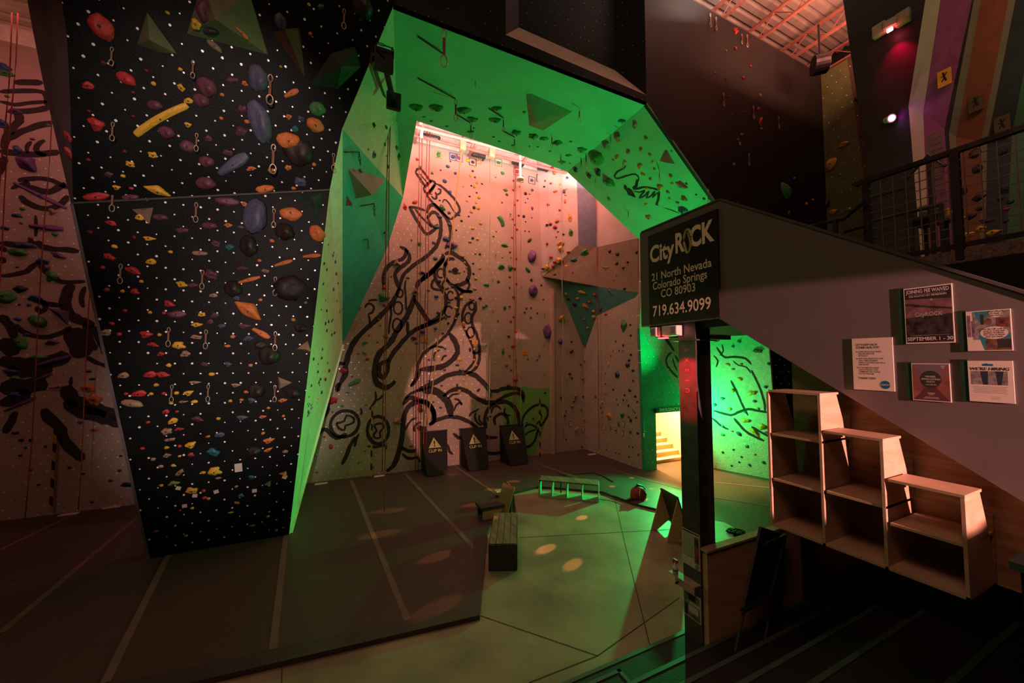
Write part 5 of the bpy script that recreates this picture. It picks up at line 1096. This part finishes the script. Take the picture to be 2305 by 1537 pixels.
# pastel square beams of light are light, not paint; the torn-edge green patch is a flat coloured sheet on the wall
o, _ = facet('green_wall_patch', [onB(x, y, YB-.003) for x, y in gp], mat('wall_patch_green', (.16, .42, .10), rough=.6, var=.1), th=.002, pl=PB, parent=WB, struct=False)
MONK = '''
3 1408,372 1405,378 1390,386 1383,397 1390,402 1410,396 1430,392 1438,402 1434,412
13 1404,421 1411,422
14 1411,424 1420,436 1428,452
9 1421,436 1427,448 1434,458
5 1414,440 1400,441 1388,436 1378,430
5 1384,436 1378,434
6 1434,404 1432,418 1424,424
7 1428,455 1440,464 1448,478
4 1425,426 1438,424 1450,421 1470,424 1482,428
3 1427,430 1440,433 1452,428 1446,436 1438,446 1452,440 1460,430 1455,446 1466,440 1474,430 1468,446 1480,434 1480,450
5 1484,430 1482,448 1478,460 1486,470
5 1486,468 1504,472 1520,478 1530,482
5 1470,482 1484,487 1500,494 1508,497
'''
arch_leg = bpy.data.objects['wall_arch_leg']
rehome(mural('painted_monkey_mural', FAC['wall_arch_leg'], MONK, arch_leg, wk=.8))
STU = '''
5 1645,856 1658,882 1674,918 1684,935
5 1691,833 1710,872 1720,905 1722,926
6 1606,924 1645,934 1660,928 1684,921 1710,925 1735,929
7 1652,941 1678,970 1700,983 1720,992
5 1603,941 1626,960 1640,966
6 1691,960 1712,972 1735,984
5 1613,781 1622,795 1632,804 1655,803 1678,807 1691,820
3 1625,775 1628,790 1620,800
3 1650,812 1662,822 1680,826 1690,840
4 1606,800 1616,812 1612,826
'''
rehome(mural('painted_branch_mural', PT, STU, bpy.data.objects['wall_stucco'], wk=.55))
HAND = '''
5 1494,737 1498,760 1510,778 1518,790
4 1512,793 1502,802 1500,818 1512,836 1526,850
3 1514,806 1518,820 1524,834
4 1520,800 1528,815
'''
rehome(mural('painted_hand_mural', PD, HAND, bpy.data.objects['wall_emergency_exit.002'] if 'wall_emergency_exit.002' in bpy.data.objects else WB))
# ================================================================ QUICKDRAWS, ROPES, HARDWARE
SLING = mat('draw_sling', (.22, .10, .06), rough=.8); CARB = mat('carabiner_metal', (.55, .45, .3), rough=.35, metal=.5, var=.1)
def ring(mb, c, x, y, rx, ry, r, n=10):
    mb.tube([c+x*rx*math.cos(2*math.pi*i/n)+y*ry*math.sin(2*math.pi*i/n) for i in range(n+1)], r, 5, cap=False)
def make_draw():
    """quickdraw hanging from its origin, one metre long before scaling"""
    o = empty('quickdraw', (0, 0, 0)); X, Z = Vector((1, 0, 0)), Vector((0, 0, 1))
    mb = MB(); ring(mb, Vector((0, 0, -.12)), X, Z, .06, .12, .018); B(mb, 'hanger_link', CARB, o)
    B(MB().beam((0, 0, -.22), (0, 0, -.68), .07, .03, up=(0, 1, 0)), 'sling', SLING, o)
    mb = MB(); ring(mb, Vector((0, 0, -.83)), X, Z, .09, .16, .02); B(mb, 'carabiner', CARB, o)
    return o
_draw = make_draw(); used = [0]
def put_draw(loc, ln, label, group, rotz=0, tilt=None):
    if used[0] == 0: o = _draw
    else:
        o = _draw.copy(); COL.objects.link(o)
        for ch in _draw.children: c = ch.copy(); COL.objects.link(c); c.parent = o
    used[0] += 1
    o.location = loc; o.scale = (ln, ln, ln); o.rotation_euler = (0, 0, rotz)
    tag(o, label, 'quickdraw', group); return o
rows = [(252, 106, 44, 'OU'), (254, 275, 44, 'OU'), (435, 136, 42, 'OU'), (443, 300, 42, 'OU'), (609, 168, 70, 'OU'), (616, 325, 68, 'OU'), (775, 20, 48, 'OU'), (751, 345, 40, 'OU'), (254, 428, 50, 'OL'), (442, 456, 46, 'OL'), (617, 470, 44, 'OL'), (272, 594, 46, 'OL'), (456, 608, 44, 'OL'), (620, 623, 44, 'OL'), (464, 742, 44, 'OL'), (380, 737, 44, 'OL'), (620, 746, 44, 'OL'), (387, 866, 40, 'OL'), (469, 865, 40, 'OL'), (619, 867, 38, 'OL')]
WORDS = ['top row, leftmost', 'second row, leftmost', 'top row, second from left', 'second row, second from left', 'top row, third from left', 'second row, third from left', 'top row, rightmost', 'second row, rightmost', 'just at the crease, left', 'just under the crease, middle', 'just under the crease, right', 'third row from the bottom, left', 'third row from the bottom, middle', 'third row from the bottom, right', 'second row from the bottom, middle', 'second row from the bottom, left', 'second row from the bottom, right', 'bottom row, left', 'bottom row, middle', 'bottom row, right']
for (px, py, L_, w), wd_ in zip(rows, WORDS):
    pl = PLN[w]; p = pl.at(px, py, .03); put_draw(p, L_*depth(p)/F, f'quickdraw on the dark overhanging wall, {wd_}', 'quickdraws on the dark overhanging wall')
fsof = FAC['wall_arch_soffit']; fleg = FAC['wall_arch_leg']
for px, py, L_, pl, wd_ in ((1000, 66, 90, fsof, 'near the front lip, longest'), (1026, 224, 52, fsof, 'left above the opening'), (1060, 275, 36, fsof, 'second from left above the opening'), (1133, 265, 32, fsof, 'third from left above the opening'), (1158, 308, 30, fsof, 'fourth from left above the opening'), (1304, 243, 32, fsof, 'right of the brown volume'), (1242, 303, 30, fsof, 'below the brown volume'), (1262, 346, 26, fsof, 'right above the opening'), (1070, 180, 18, fsof, 'alone in the middle'), (1392, 290, 30, fleg, 'at the upper edge of the leg'), (1374, 303, 24, fleg, 'on the leg, upper left'), (1308, 350, 30, fleg, 'on the leg at the opening, right'), (1319, 341, 34, fleg, 'on the leg at the opening, left'), (1484, 384, 26, fleg, 'on the leg, right of centre'), (1402, 358, 22, fleg, 'on the leg by the monkey tail'), (1340, 400, 18, fleg, 'low on the leg, left'), (1414, 470, 24, fleg, 'low on the leg, middle'), (1594, 425, 36, fleg, 'low on the leg, far right')):
    p = pl.at(px, py, .01); put_draw(p, L_*depth(p)/F, f'dark quickdraw under the green arch, {wd_}', 'quickdraws under the green arch')
for px, py, L_, wd_ in ((1599, 30, 32, 'left of the top pair'), (1612, 38, 32, 'right of the top pair'), (1670, 76, 24, 'left of the second pair'), (1682, 78, 30, 'right of the second pair'), (1629, 208, 32, 'middle left'), (1696, 238, 30, 'centre'), (1753, 262, 28, 'right of centre'), (1686, 345, 28, 'low centre')):
    p = PF.at(px, py, .03); put_draw(p, L_*depth(p)/F, f'quickdraw on the huge dark wall over the stair guard, {wd_}', 'quickdraws on the huge dark wall')
wq = sorted(((849, 595), (822, 827), (902, 822), (866, 620), (1148, 480), (1030, 345), (1116, 568), (1110, 625), (1174, 640), (1110, 695), (1110, 768), (1172, 700), (1168, 768), (1225, 770), (1226, 700), (1166, 838), (1225, 838), (1043, 765), (1042, 827), (1278, 715), (1277, 782), (1276, 850)), key=lambda q: q[1])
for r_, band in enumerate(('uppermost ones', 'upper middle ones', 'lower middle ones', 'lowest ones')):
    row = sorted(wq[r_*6:r_*6+6] if r_ < 3 else wq[18:])
    for i, (px, py) in enumerate(row):
        p = PB.at(px, py, .03); put_draw(p, 15*depth(p)/F, f'small quickdraw on the octopus mural wall, among the {band}, {ORD[i] if i < len(row)-1 else "rightmost"}', 'small quickdraws on the mural wall')
ROPE = mat('red_rope', (.34, .05, .035), rough=.8); ROPY = mat('yellow_rope', (.55, .33, .06), rough=.8); ROPG = mat('olive_rope', (.2, .14, .04), rough=.8); ROPW = mat('pale_rope', (.5, .4, .36), rough=.7)
def rope(px, ytop, ybot, Y, m, label, r=.013, ztop=None, cat='rope', drift=0):
    a = atY(px, ytop, Y); b_ = Vector((a.x+drift, Y, 0)); zt = ztop or a.z
    tb = atY(px, ybot, Y).z; zb = max(.08, tb)
    mb = MB(); pts = [Vector((a.x+drift*(zt-z)/max(zt-zb, .1)+.012*math.sin(z*1.3+px), Y+.01*math.sin(z*2+px), z)) for z in [zt-(zt-zb)*i/14 for i in range(15)]]
    mb.tube(pts, r, 6); o = mb.build('climbing_rope', m, smooth=True); tag(o, label, cat, 'climbing ropes'); return o
for args in ((944, 285, 1075, 12.0, ROPE, 'red rope, left strand of the pair nearest the opening edge'), (950, 287, 1090, 12.0, ROPE, 'red rope, right strand of the pair nearest the opening edge'),
             (961, 290, 1090, 11.9, ROPE, 'red rope passing the spray can in the mural, left strand'), (967, 291, 1095, 11.9, ROPE, 'red rope passing the spray can in the mural, right strand'),
             (1103, 350, 1000, 11.9, ROPW, 'pale orange rope hanging from the right belay device'), (1157, 370, 980, 12.05, ROPE, 'red rope among the red holds, left strand'), (1161, 372, 985, 12.05, ROPE, 'red rope among the red holds, right strand'),
             (1172, 400, 960, 12.05, ROPY, 'yellow rope under the white hanging tube'), (1234, 395, 600, 11.8, ROPW, 'thin pale rope on the pink facet, left'), (1264, 380, 985, 11.8, ROPW, 'thin pale rope on the pink facet, right'), (1342, 440, 1010, 11.2, ROPE, 'rope hanging in the far corner of the room')):
    rope(*args)
rope(1041, 330, 960, 11.8, ROPY, 'yellow rope hanging from the left belay device', r=.016, drift=-1.1)
for x, w in ((875, 'left'), (880, 'right')): rope(x, 200, 1060 if w == 'left' else 1200, 9.2, ROPE, f'long red rope in front of the reveal, {w} strand', r=.012, ztop=9.4)
for x, w in ((832, 'left'), (841, 'right')): rope(x, 200, 330, 9.0, ROPE, f'short thin rope by the wall arm, {w} strand', r=.008)
for x, yb, w in ((28, 800, 'leftmost'), (40, 800, 'second from left'), (130, 1160, 'third from left'), (238, 1140, 'nearest the dark overhanging wall')):
    a = atY(x, 60, 9.9 if x < 100 else 10.4)
    rope(x, 30, yb, a.y, ROPE, f'red rope before the left mural wall, {w}', r=.009)
HZ = bpy.data.materials.new('hazard_webbing'); HZ.use_nodes = True; nt = HZ.node_tree
wv = nt.nodes.new('ShaderNodeTexWave'); wv.inputs['Scale'].default_value = 1.6; wv.bands_direction = 'DIAGONAL'; tcn = nt.nodes.new('ShaderNodeTexCoord'); nt.links.new(tcn.outputs['Object'], wv.inputs['Vector'])
cr_ = nt.nodes.new('ShaderNodeValToRGB'); cr_.color_ramp.interpolation = 'CONSTANT'; cr_.color_ramp.elements[0].color = (.02, .015, .015, 1); cr_.color_ramp.elements[1].color = (.5, .3, .03, 1); cr_.color_ramp.elements[1].position = .5
nt.links.new(wv.outputs[0], cr_.inputs[0]); nt.links.new(cr_.outputs[0], nt.nodes['Principled BSDF'].inputs['Base Color'])
for px, y0, y1, w in ((122, 965, 1140, 'left mural wall'), (835, 915, 1072, 'octopus wall by the small barrel drawing'), (1212, 893, 1028, 'octopus wall near the corner post')):
    a, b = atY(px+3, y0, 12.05), atY(px, y1, 12.05); o = MB().beam(a, (a.x, a.y, b.z), .05, .02, up=(0, 1, 0)).build('hazard_sling', HZ); tag(o, f'yellow and black striped sling hanging on the {w}', 'sling', 'hazard slings')
# belay devices and tubes at the ceiling band
for px, py, w in ((1041, 328, 'left'), (1106, 344, 'right')):
    q = atY(px, py, 11.8); o = empty('auto_belay', q, f'tan auto belay device under the bright ceiling band, {w} one', 'auto belay', 'auto belay devices')
    B(MB().box(q-Vector((.1, .1, .18)), q+Vector((.1, .1, .14)), None), 'housing', mat('belay_housing', (.5, .36, .2), rough=.4), o, bevel=.03); B(MB().tube([q+Vector((0, 0, .14)), q+Vector((0, 0, .5))], .02, 6), 'hanger', STEEL, o)
q = atY(1171, 335, 11.8); q2 = atY(1171, 400, 11.8); o = empty('hanging_tube', q, 'white vertical tube with a green end hanging by the mural wall', 'tube')
B(MB().tube([q, (q.x, q.y, q2.z)], .045, 10), 'tube', WROPE, o); B(MB().tube([(q.x, q.y, q2.z), (q.x, q.y, q2.z-.07)], .13, 14), 'end_disc', mat('green_white', (.5, .6, .45)), o)
for px, py, px2, w in ((946, 300, 990, 'leftmost'), (1063, 347, 1092, 'second from left'), (1153, 365, 1178, 'third from left'), (1212, 378, 1233, 'rightmost')):
    a = atY(px, py, 12.0); b = atY(px2, py+ (px2-px)*.22, 12.0); o = empty('wall_pipe_fixture', a, f'short horizontal drum fixture at the top of the mural wall, {w}', 'fixture', 'drum fixtures along the mural wall top')
    B(MB().tube([a, b], .07 if px != 946 else .04, 12), 'drum', STEEL, o); B(MB().beam(b, b+Vector((0, .25, .0)), .05), 'bracket', STEEL, o)
q = atY(949, 292, 11.6); o = MB().tube([q, q+Vector((0, 0, -.25))], .05, 8).tube([q+Vector((-.06, 0, .05)), q+Vector((.06, 0, .05))], .07, 10).build('white_pulley', WROPE); tag(o, 'white pulley at the upper left corner of the opening', 'pulley')
# black steel arm on the reveal
fu = plane3(Pt['C'], Pt['D'], Pt['S']); o = empty('steel_arm', fu.at(868, 130), 'black steel arm with square plates hanging at the upper left of the arch', 'arm')
a, b = fu.at(864, 136, .25), fu.at(886, 228, .35)
B(MB().beam(a, b, .09), 'arm', BLK, o)
for q, s in ((a, .16), (b, .14)): B(MB().box(q-Vector((s, .05, s*1.2)), q+Vector((s, .05, s*1.2))), 'plate', BLK, o, bevel=.01)
B(MB().beam(fu.at(848, 108, .1), fu.at(864, 128, .25), .04), 'bracket', BLK, o)
o = MB(); o.poly([fu.at(840, 118, .12), fu.at(846, 150, .12), fu.at(870, 222, .2), fu.at(866, 218, .2), fu.at(836, 140, .12)], .04, fu.n); tag(o.build('wall_fin', mat('brown_fin', (.08, .08, .04))), 'brown curved fin board beside the black steel arm', 'fin')
def chain(pts, label):
    mb = MB()
    for i in range(len(pts)-1):
        a, b = Vector(pts[i]), Vector(pts[i+1]); n = max(2, int((b-a).length/.09))
        for j in range(n):
            p, q = a.lerp(b, j/n), a.lerp(b, (j+1)/n); d = (q-p).normalized(); s = Vector((1, 0, 0)) if j % 2 else Vector((0, 1, 0)); s = (s-d*s.dot(d)).normalized()
            mid = (p+q)/2; ring(mb, mid, d, s, (q-p).length*.62, .022, .008, 6)
    o = mb.build('anchor_chain', STEEL); tag(o, label, 'chain', 'anchor chains'); return o
chain([fu.at(850, 97, .1), fu.at(882, 108, .3), fu.at(884, 112, .3), fu.at(884, 132, .3)], 'chain above the black steel arm')
chain([fu.at(897, 220, .3), fu.at(900, 226, .3), fu.at(899, 248, .3)], 'short chain at the lower end of the black steel arm')
for (x0, y0, x1, y1, x2, y2), w in zip(((775, 342, 808, 342, 811, 370), (806, 465, 842, 458, 843, 485), (796, 545, 828, 538, 829, 560)), ('upper', 'middle', 'lower')):
    chain([ft.at(x0, y0, .04), ft.at(x1, y1, .15), ft.at(x2, y2, .15)], f'chain draped across the teal facet, {w} one')
for (x0, y0, x1, y1), w in zip(((940, 82, 996, 120), (940, 176, 1025, 222), (1028, 258, 1058, 276), (1100, 244, 1133, 265), (1130, 294, 1158, 308)), ('nearest the front lip', 'longest, left', 'second above the opening', 'third above the opening', 'fourth above the opening')):
    a, b = fsof.at(x0, y0, .02), fsof.at(x1, y1, .05); o = MB().tube([a, b], .013, 6).build('draw_rod', STEEL); tag(o, f'thin dark rod along the green arch underside, {w}', 'rod', 'rods under the arch')
# ================================================================ CLIP-IN BARRIERS
for (x0, yt0, x1, yt1, x2, yb1, x3, yb0), w in zip(((950, 973, 1009, 973, 994, 1052, 952, 1055), (1040, 972, 1097, 966, 1087, 1040, 1041, 1044), (1129, 969, 1182, 963, 1169, 1032, 1130, 1037)), ('left', 'middle', 'right')):
    a, b = atY(x0, yt0, 11.95), atY(x1, yt1, 11.95); zt = 1.25; xl, xr = a.x, b.x; w_ = xr-xl
    o = empty('clip_in_barrier', ((xl+xr)/2, 11.9, 0), f'black tapered clip-in barrier with a warning triangle at the mural wall foot, {w} of three', 'barrier', 'clip-in barriers')
    fr, bt = 11.9, 11.35
    mb = MB(); f0 = [Vector((xl, 12.1, zt)), Vector((xr, 12.1, zt)), Vector((xr-w_*.2, bt, .09)), Vector((xl+w_*.06, bt, .09))]
    nrm = (f0[1]-f0[0]).cross(f0[3]-f0[0]).normalized(); nrm = nrm if nrm.y < 0 else -nrm
    mb.poly(f0, .03, nrm); mb.poly([Vector((xl, 12.12, zt)), Vector((xl+w_*.06, bt, .09)), Vector((xl+.02, 12.12, .07))], .02, (-1, 0, 0)); B(mb, 'fabric', BLK2, o)
    B(MB().tube([(xl-.02, 12.12, zt+.02), (xr+.02, 12.12, zt+.02)], .025, 8), 'top_bar', STEEL, o)
    U_ = (f0[1]-f0[0]).normalized(); V_ = (f0[0]-f0[3]); V_ = (V_-U_*V_.dot(U_)).normalized(); cc = (f0[0]+f0[1])/2-V_*.38-U_*.04
    SY = mat('olive_sign_print', (.42, .42, .16), rough=.5)
    mb = MB(); mb.poly([cc+V_*.2+nrm*.006, cc-V_*.14-U_*.2+nrm*.006, cc-V_*.14+U_*.2+nrm*.006], .003, nrm); B(mb, 'warning_triangle', SY, o)
    text_obj('!', BLK2, cc-V_*.02, U_, V_, .26, 'exclamation_mark', o, bold=.03, off=.014); text_obj('CLIP IN', SY, cc-V_*.24, U_, V_, .13, 'lettering', o, bold=.02, off=.008)
# ================================================================ FLOOR THINGS
BW_ = wood('weathered_bench_top', (.20, .15, .10), (.08, .06, .045), (8, 1, 2)); DKB = mat('dark_bench_board', (.045, .038, .035), rough=.55, var=.2)
def gpt(px, py, z=0): p = atZ(px, py, z); return p
o_ = gpt(1101, 1285); o2 = gpt(1163, 1284); bk_ = atZ(1113, 1157, .46); bk2 = atZ(1168, 1160, .46)
def benchbox(o, A_, Bp, Cp, h, top_m, body_m, slats=4):
    """A front-left, Bp front-right, Cp back-left (ground points)"""
    u = (Bp-A_); v = (Cp-A_); u.z = v.z = 0
    for nm, p, q in (('side_panel', A_, A_+v), ('side_panel', Bp, Bp+v), ('front_panel', A_, Bp), ('back_panel', A_+v, Bp+v)):
        B(MB().beam(p+Vector((0, 0, (h-.03)/2)), q+Vector((0, 0, (h-.03)/2)), .025, h-.03), nm, body_m, o)
    for i in range(slats):
        p = A_+u*((i+.5)/slats); w = u.length/slats*.93
        B(MB().beam(p-v*.01+Vector((0, 0, h-.015)), p+v*1.01+Vector((0, 0, h-.015)), w, .03), 'slat', top_m, o)
b1 = empty('long_bench', o_, 'long wooden box bench with a weathered slatted top on the concrete', 'bench')
vdir = atZ(1113, 1157, .46)-atZ(1102, 1226, .46); vdir.z = 0
benchbox(b1, o_, o2, o_+vdir, .46, BW_, DKB)
# cubby bench
A1, B1 = gpt(1213, 1118), gpt(1347, 1131); dpt = .36; u = (B1-A1).normalized(); v = Vector((-u.y, u.x, 0)); L_ = (B1-A1).length; h = .43
cb = empty('cubby_bench', A1, 'low long cubby bench with open compartments at the far edge of the concrete', 'bench')
B(MB().beam(A1+v*dpt/2+Vector((0, 0, h)), B1+v*dpt/2+Vector((0, 0, h)), dpt+.03, .03), 'top_board', BW_, cb)
B(MB().beam(A1+v*dpt/2+Vector((0, 0, .015)), B1+v*dpt/2+Vector((0, 0, .015)), dpt, .03), 'bottom_board', mat('cubby_board', (.45, .42, .3), rough=.6), cb)
for t_ in (0, .22, .475, .73, 1):
    p = A1.lerp(B1, t_); B(MB().beam(p+Vector((0, 0, h/2)), p+v*dpt+Vector((0, 0, h/2)), .022, h-.03), 'divider' if 0 < t_ < 1 else 'end_panel', mat('cubby_board', (.45, .42, .3)), cb)
p = A1.lerp(B1, .35); B(MB().beam(p+v*(dpt-.02)+Vector((0, 0, h/2)), p+v*dpt+Vector((0, 0, h/2)), .03, h-.03), 'rear_post', DKB, cb)
# A-frame boards
def aframe(foot, d, w, h, lean, label, panel=DKB):
    d = Vector(d).normalized(); s = Vector((-d.y, d.x, 0)); o = empty('a_frame_board', foot, label, 'a-frame board')
    top = foot+d*lean+Vector((0, 0, h))
    mb = MB(); mb.poly([foot-s*w/2, foot+s*w/2, top+s*w/2, top-s*w/2], .035, d.cross(s).cross(s) if False else (Vector((0, 0, 1))*lean-d*h)); B(mb, 'board', panel, o)
    for k in (-1, 1):
        f = foot+s*(k*w/2); mb = MB(); t2 = top+s*(k*w/2); ft_ = foot+d*(lean*2.0)+s*(k*w/2)
        mb.poly([f+(t2-f)*.15, t2, ft_, ft_-d*lean*.5, f+(t2-f)*.2+d*lean*.35], .02, s*k); B(mb, 'side_leg', PLYD, o)
    return o
f1 = gpt(1527, 1196); aframe(f1+Vector((0, -.1, 0)), (-.95, .2, 0), .55, .86, .28, 'plywood a-frame board leaning with its dark face up, left of the steel column')
f2 = gpt(1146, 1172); 
o = empty('plywood_chute', f2, 'tilted plywood wedge board with a dark edge behind the long bench', 'wedge board')
P0, P1 = atZ(1140, 1160, .1), atZ(1167, 1108, .62); P1 = Vector((P0.x+.12, P0.y+.12, .72))
B(MB().beam(P0+Vector((-.12, .05, -.02)), P1, .4, .03, up=(1, .3, .4)), 'plywood_board', PLY, o); B(MB().beam(P0+Vector((.02, -.1, -.05)), P1+Vector((.06, -.05, 0)), .07, .05), 'dark_edge', BLK, o)
B(MB().beam(P1+Vector((.02, 0, 0)), P1+Vector((.16, .12, -.68)), .3, .02, up=(1, 0, .2)), 'rear_leg', PLY, o)
o = empty('low_crate_bench', gpt(1090, 1168), 'low dark bench with a pale plywood side behind the long bench', 'bench')
A2, B2, C2 = gpt(1084, 1180), gpt(1120, 1186), gpt(1088, 1150)
B(MB().box((A2.x, A2.y, .28), (A2.x+.62, A2.y+.42, .34)), 'top', DKB, o); B(MB().box((A2.x+.04, A2.y+.03, 0), (A2.x+.56, A2.y+.05, .28)), 'side_panel', PLYD, o); B(MB().box((A2.x+.04, A2.y+.36, 0), (A2.x+.56, A2.y+.38, .28)), 'side_panel', DKB, o)
p = gpt(1127, 1140); bu = MB(); bu.tube([p+Vector((0, 0, .0)), p+Vector((0, 0, .30))], [.11, .13], 14); o = bu.build('small_dark_bin', DKB); tag(o, 'small dark bin behind the plywood wedge board', 'bin')
B(MB().box((p.x-.0, p.y+.12, .24), (p.x+.34, p.y+.42, .27)).box((p.x+.05, p.y+.17, 0), (p.x+.29, p.y+.37, .24)), 'pale_stool', mat('pale_board', (.5, .45, .32))); tag(bpy.data.objects['pale_stool'], 'small pale-topped stool beside the dark bin', 'stool')
# backpack
p = gpt(1437, 1126); bp_ = empty('backpack', p, 'red backpack with pale straps lying on the concrete edge', 'backpack')
bm = bmesh.new(); bmesh.ops.create_icosphere(bm, subdivisions=3, radius=1)
for vv in bm.verts:
    q = vv.co; k = 1+.12*noise.noise(q*2)
    vv.co = Vector((max(-.9, min(.9, q.x*1.15))*.20*k*(1-.18*q.z), max(-.9, min(.9, q.y*1.1))*.15*k, .17+max(-.95, min(1, q.z*1.1))*.18*k))+p
me = bpy.data.meshes.new('body'); bm.to_mesh(me); bm.free()
for f in me.polygons: f.use_smooth = True
rehome(link('body', me, mat('red_pack_fabric', (.30, .03, .03), rough=.7, bump=.3), bp_))
YST = mat('pale_strap', (.45, .42, .1), rough=.6)
B(MB().tube([p+Vector((-.1, -.16, .05)), p+Vector((-.12, -.17, .2)), p+Vector((-.05, -.12, .33))], .012, 6), 'strap', YST, bp_); B(MB().tube([p+Vector((.1, -.15, .04)), p+Vector((.14, -.14, .18)), p+Vector((.08, -.08, .32))], .012, 6), 'strap', YST, bp_)
B(MB().tube([p+Vector((-.1, 0, .31)), p+Vector((0, .02, .38)), p+Vector((.13, 0, .33)), p+Vector((.18, -.04, .26))], .035, 8), 'top_flap', mat('dark_flap', (.03, .05, .03)), bp_)
# cable on the mats and rope on the floor
cab = [gpt(x, y, .07) for x, y in ((1255, 1066), (1275, 1071), (1290, 1067), (1310, 1066), (1335, 1064), (1355, 1070), (1370, 1079), (1380, 1084))]
tag(MB().tube(cab, .014, 6).build('floor_cable', BLK), 'thin black cable snaking over the mats behind the cubby bench', 'cable')
tag(MB().tube([gpt(x, y, .075) for x, y in ((1352, 1113), (1385, 1117), (1412, 1127), (1425, 1124), (1433, 1121))], .016, 6).build('floor_strap', BLK), 'dark strap running from the cubby bench to the red backpack', 'strap')
pts_ = [gpt(1645+12*math.cos(t*2.1)+t*1.6, 1193+5*math.sin(t*2.1)+t*.35, .09+.02*math.sin(t*5)) for t in [i*.35 for i in range(40)]]
tag(MB().tube(pts_, .018, 6).build('coiled_chain', BLK), 'dark coiled rope on the mats right of the column', 'rope')
a, b = gpt(1606, 1172, .065), gpt(1650, 1200, .065)
mp_ = MB(); mp_.poly([gpt(x, y, .066) for x, y in ((1600, 1170), (1632, 1176), (1650, 1186), (1652, 1216), (1600, 1222))], .02, (0, 0, 1)); tag(mp_.build('clear_plastic_sheet', mat('pale_plastic', (.35, .6, .4), rough=.25)), 'pale plastic sheet on the mats beside the coiled rope', 'sheet')
# papers, shelf and bottle on the column
xc = cx0-.004
def colposter(label, y0, y1, z0_, z1, items):
    o = empty('column_poster', (xc, (y0+y1)/2, (z0_+z1)/2), label, 'poster'); B(MB().box((xc-.002, y1, z0_), (xc+.003, y0, z1)), 'sheet', PAP, o)
    for i, (u0, v0, u1, v1, m) in enumerate(items):
        k = .003+.0005*i; mb = MB(); W2_, H2 = y0-y1, z1-z0_
        mb.poly([Vector((xc-k, y0-u*W2_, z1-v*H2)) for u, v in ((u0, v0), (u1, v0), (u1, v1), (u0, v1))], .0004, (-1, 0, 0)); B(mb, 'printed_block', m, o)
    return o
def cz(py): return atX(1545, py, cx0).z
lines_ = [(.05, .02, .95, .06, INK)]+[(.06, .1+.055*i, .66, .103+.055*i+.012, GRY) for i in range(12)]+[(.72, .1, .95, .82, BRN), (.72, .2, .95, .34, INK), (.72, .5, .95, .6, HM['r']), (.76, .86, .93, .96, GRY)]
colposter('tall printed notice taped to the steel column, above the bottle ledge', cy1+.005, cy0+.005, cz(1268), cz(1190), lines_)
colposter('smaller comic-style notice taped to the steel column, below the bottle ledge', cy1-.0, cy0+.01, cz(1382), cz(1326), [(.05, .05, .95, .95, GRY), (.3, .05, .7, .3, INK), (.35, .35, .95, .45, PAP), (.3, .5, .85, .75, PAP), (.05, .5, .25, .95, INK), (.5, .8, .95, .95, BRN)])
zl = cz(1296); lg = empty('bottle_ledge', (3.8, 3.4, zl), 'small metal ledge clamped to the steel column', 'ledge')
B(MB().box((3.78, cy0-.0, zl-.01), (cx0-.002, cy1+.13, zl)), 'plate', mat('ledge_red_metal', (.5, .3, .28), rough=.25, metal=.3), lg); B(MB().box((3.78, cy0, zl-.09), (3.79, cy1+.02, zl-.01)), 'front_lip', mat('ledge_red_metal', (.5, .3, .28)), lg); B(MB().tube([(3.78, cy1-.02, zl-.05), (3.74, cy1-.02, zl-.06)], .012, 6), 'knob', BLK, lg)
p = Vector((3.83, cy1+.06, zl)); sb = empty('spray_bottle', p, 'white spray bottle with a red trigger head standing on the column ledge', 'spray bottle')
mb = MB(); mb.tube([p+Vector((0, 0, z)) for z in (0, .005, .07, .085, .10, .13)], [.028, .033, .033, .024, .016, .013], 14); B(mb, 'bottle_body', WROPE, sb, smooth=True)
B(MB().box(p+Vector((-.014, -.035, .128)), p+Vector((.014, .03, .165)), None), 'spray_head', HM['r'], sb, bevel=.006); B(MB().beam(p+Vector((0, .018, .14)), p+Vector((0, .035, .10)), .012), 'trigger', HM['r'], sb); B(MB().tube([p+Vector((0, 0, .025)), p+Vector((0, 0, .055))], .0345, 14, cap=False), 'bottle_label', mat('bottle_label_gray', (.2, .2, .15)), sb)
# easel with blackboard
ea = empty('display_easel', (4.3, 2.75, .5), 'dark folding easel carrying a blackboard beside the plywood wall', 'easel')
YE = 2.95
def E(px, py, y=YE): return atY(px, py, y)
tl, tr, brr, bll = E(1712, 1188, 2.95), E(1768, 1206, 2.95), E(1733, 1343, 2.75), E(1672, 1368, 2.75)
for nm, pp, m in (('blackboard', [tl, tr, brr, bll], mat('blackboard_face', (.012, .010, .010), rough=.4)),):
    nn = (tr-tl).cross(bll-tl).normalized(); nn = nn if nn.dot(CAMP-tl) > 0 else -nn; mb = MB(); mb.poly(pp, .02, nn); B(mb, nm, m, ea)
FRM = mat('easel_frame_black', (.02, .017, .017), rough=.45)
for a, b in ((tl, tr), (tr, brr), (brr, bll), (bll, tl)): B(MB().beam(a, b, .03, .03), 'frame_bar', FRM, ea)
B(MB().beam(E(1718, 1228, 2.9), E(1768, 1204, 2.9), .025, .03), 'top_ledge', mat('ledge_edge', (.05, .07, .05), rough=.4), ea)
B(MB().beam(bll+Vector((-.04, -.02, -.01)), brr+Vector((.03, -.02, .02)), .04, .03), 'tray', FRM, ea)
zf = .37
for a, b in ((tl, E(1655, 1468, 2.72)), (tr, E(1722, 1438, 2.78)), (E(1765, 1210, 3.0), E(1752, 1425, 3.03))): B(MB().beam(a, b, .022, .022), 'leg', FRM, ea)
B(MB().tube([E(1690, 1378, 2.8), E(1712, 1400, 2.85), E(1748, 1415, 2.95)], .004, 5), 'chain', FRM, ea)
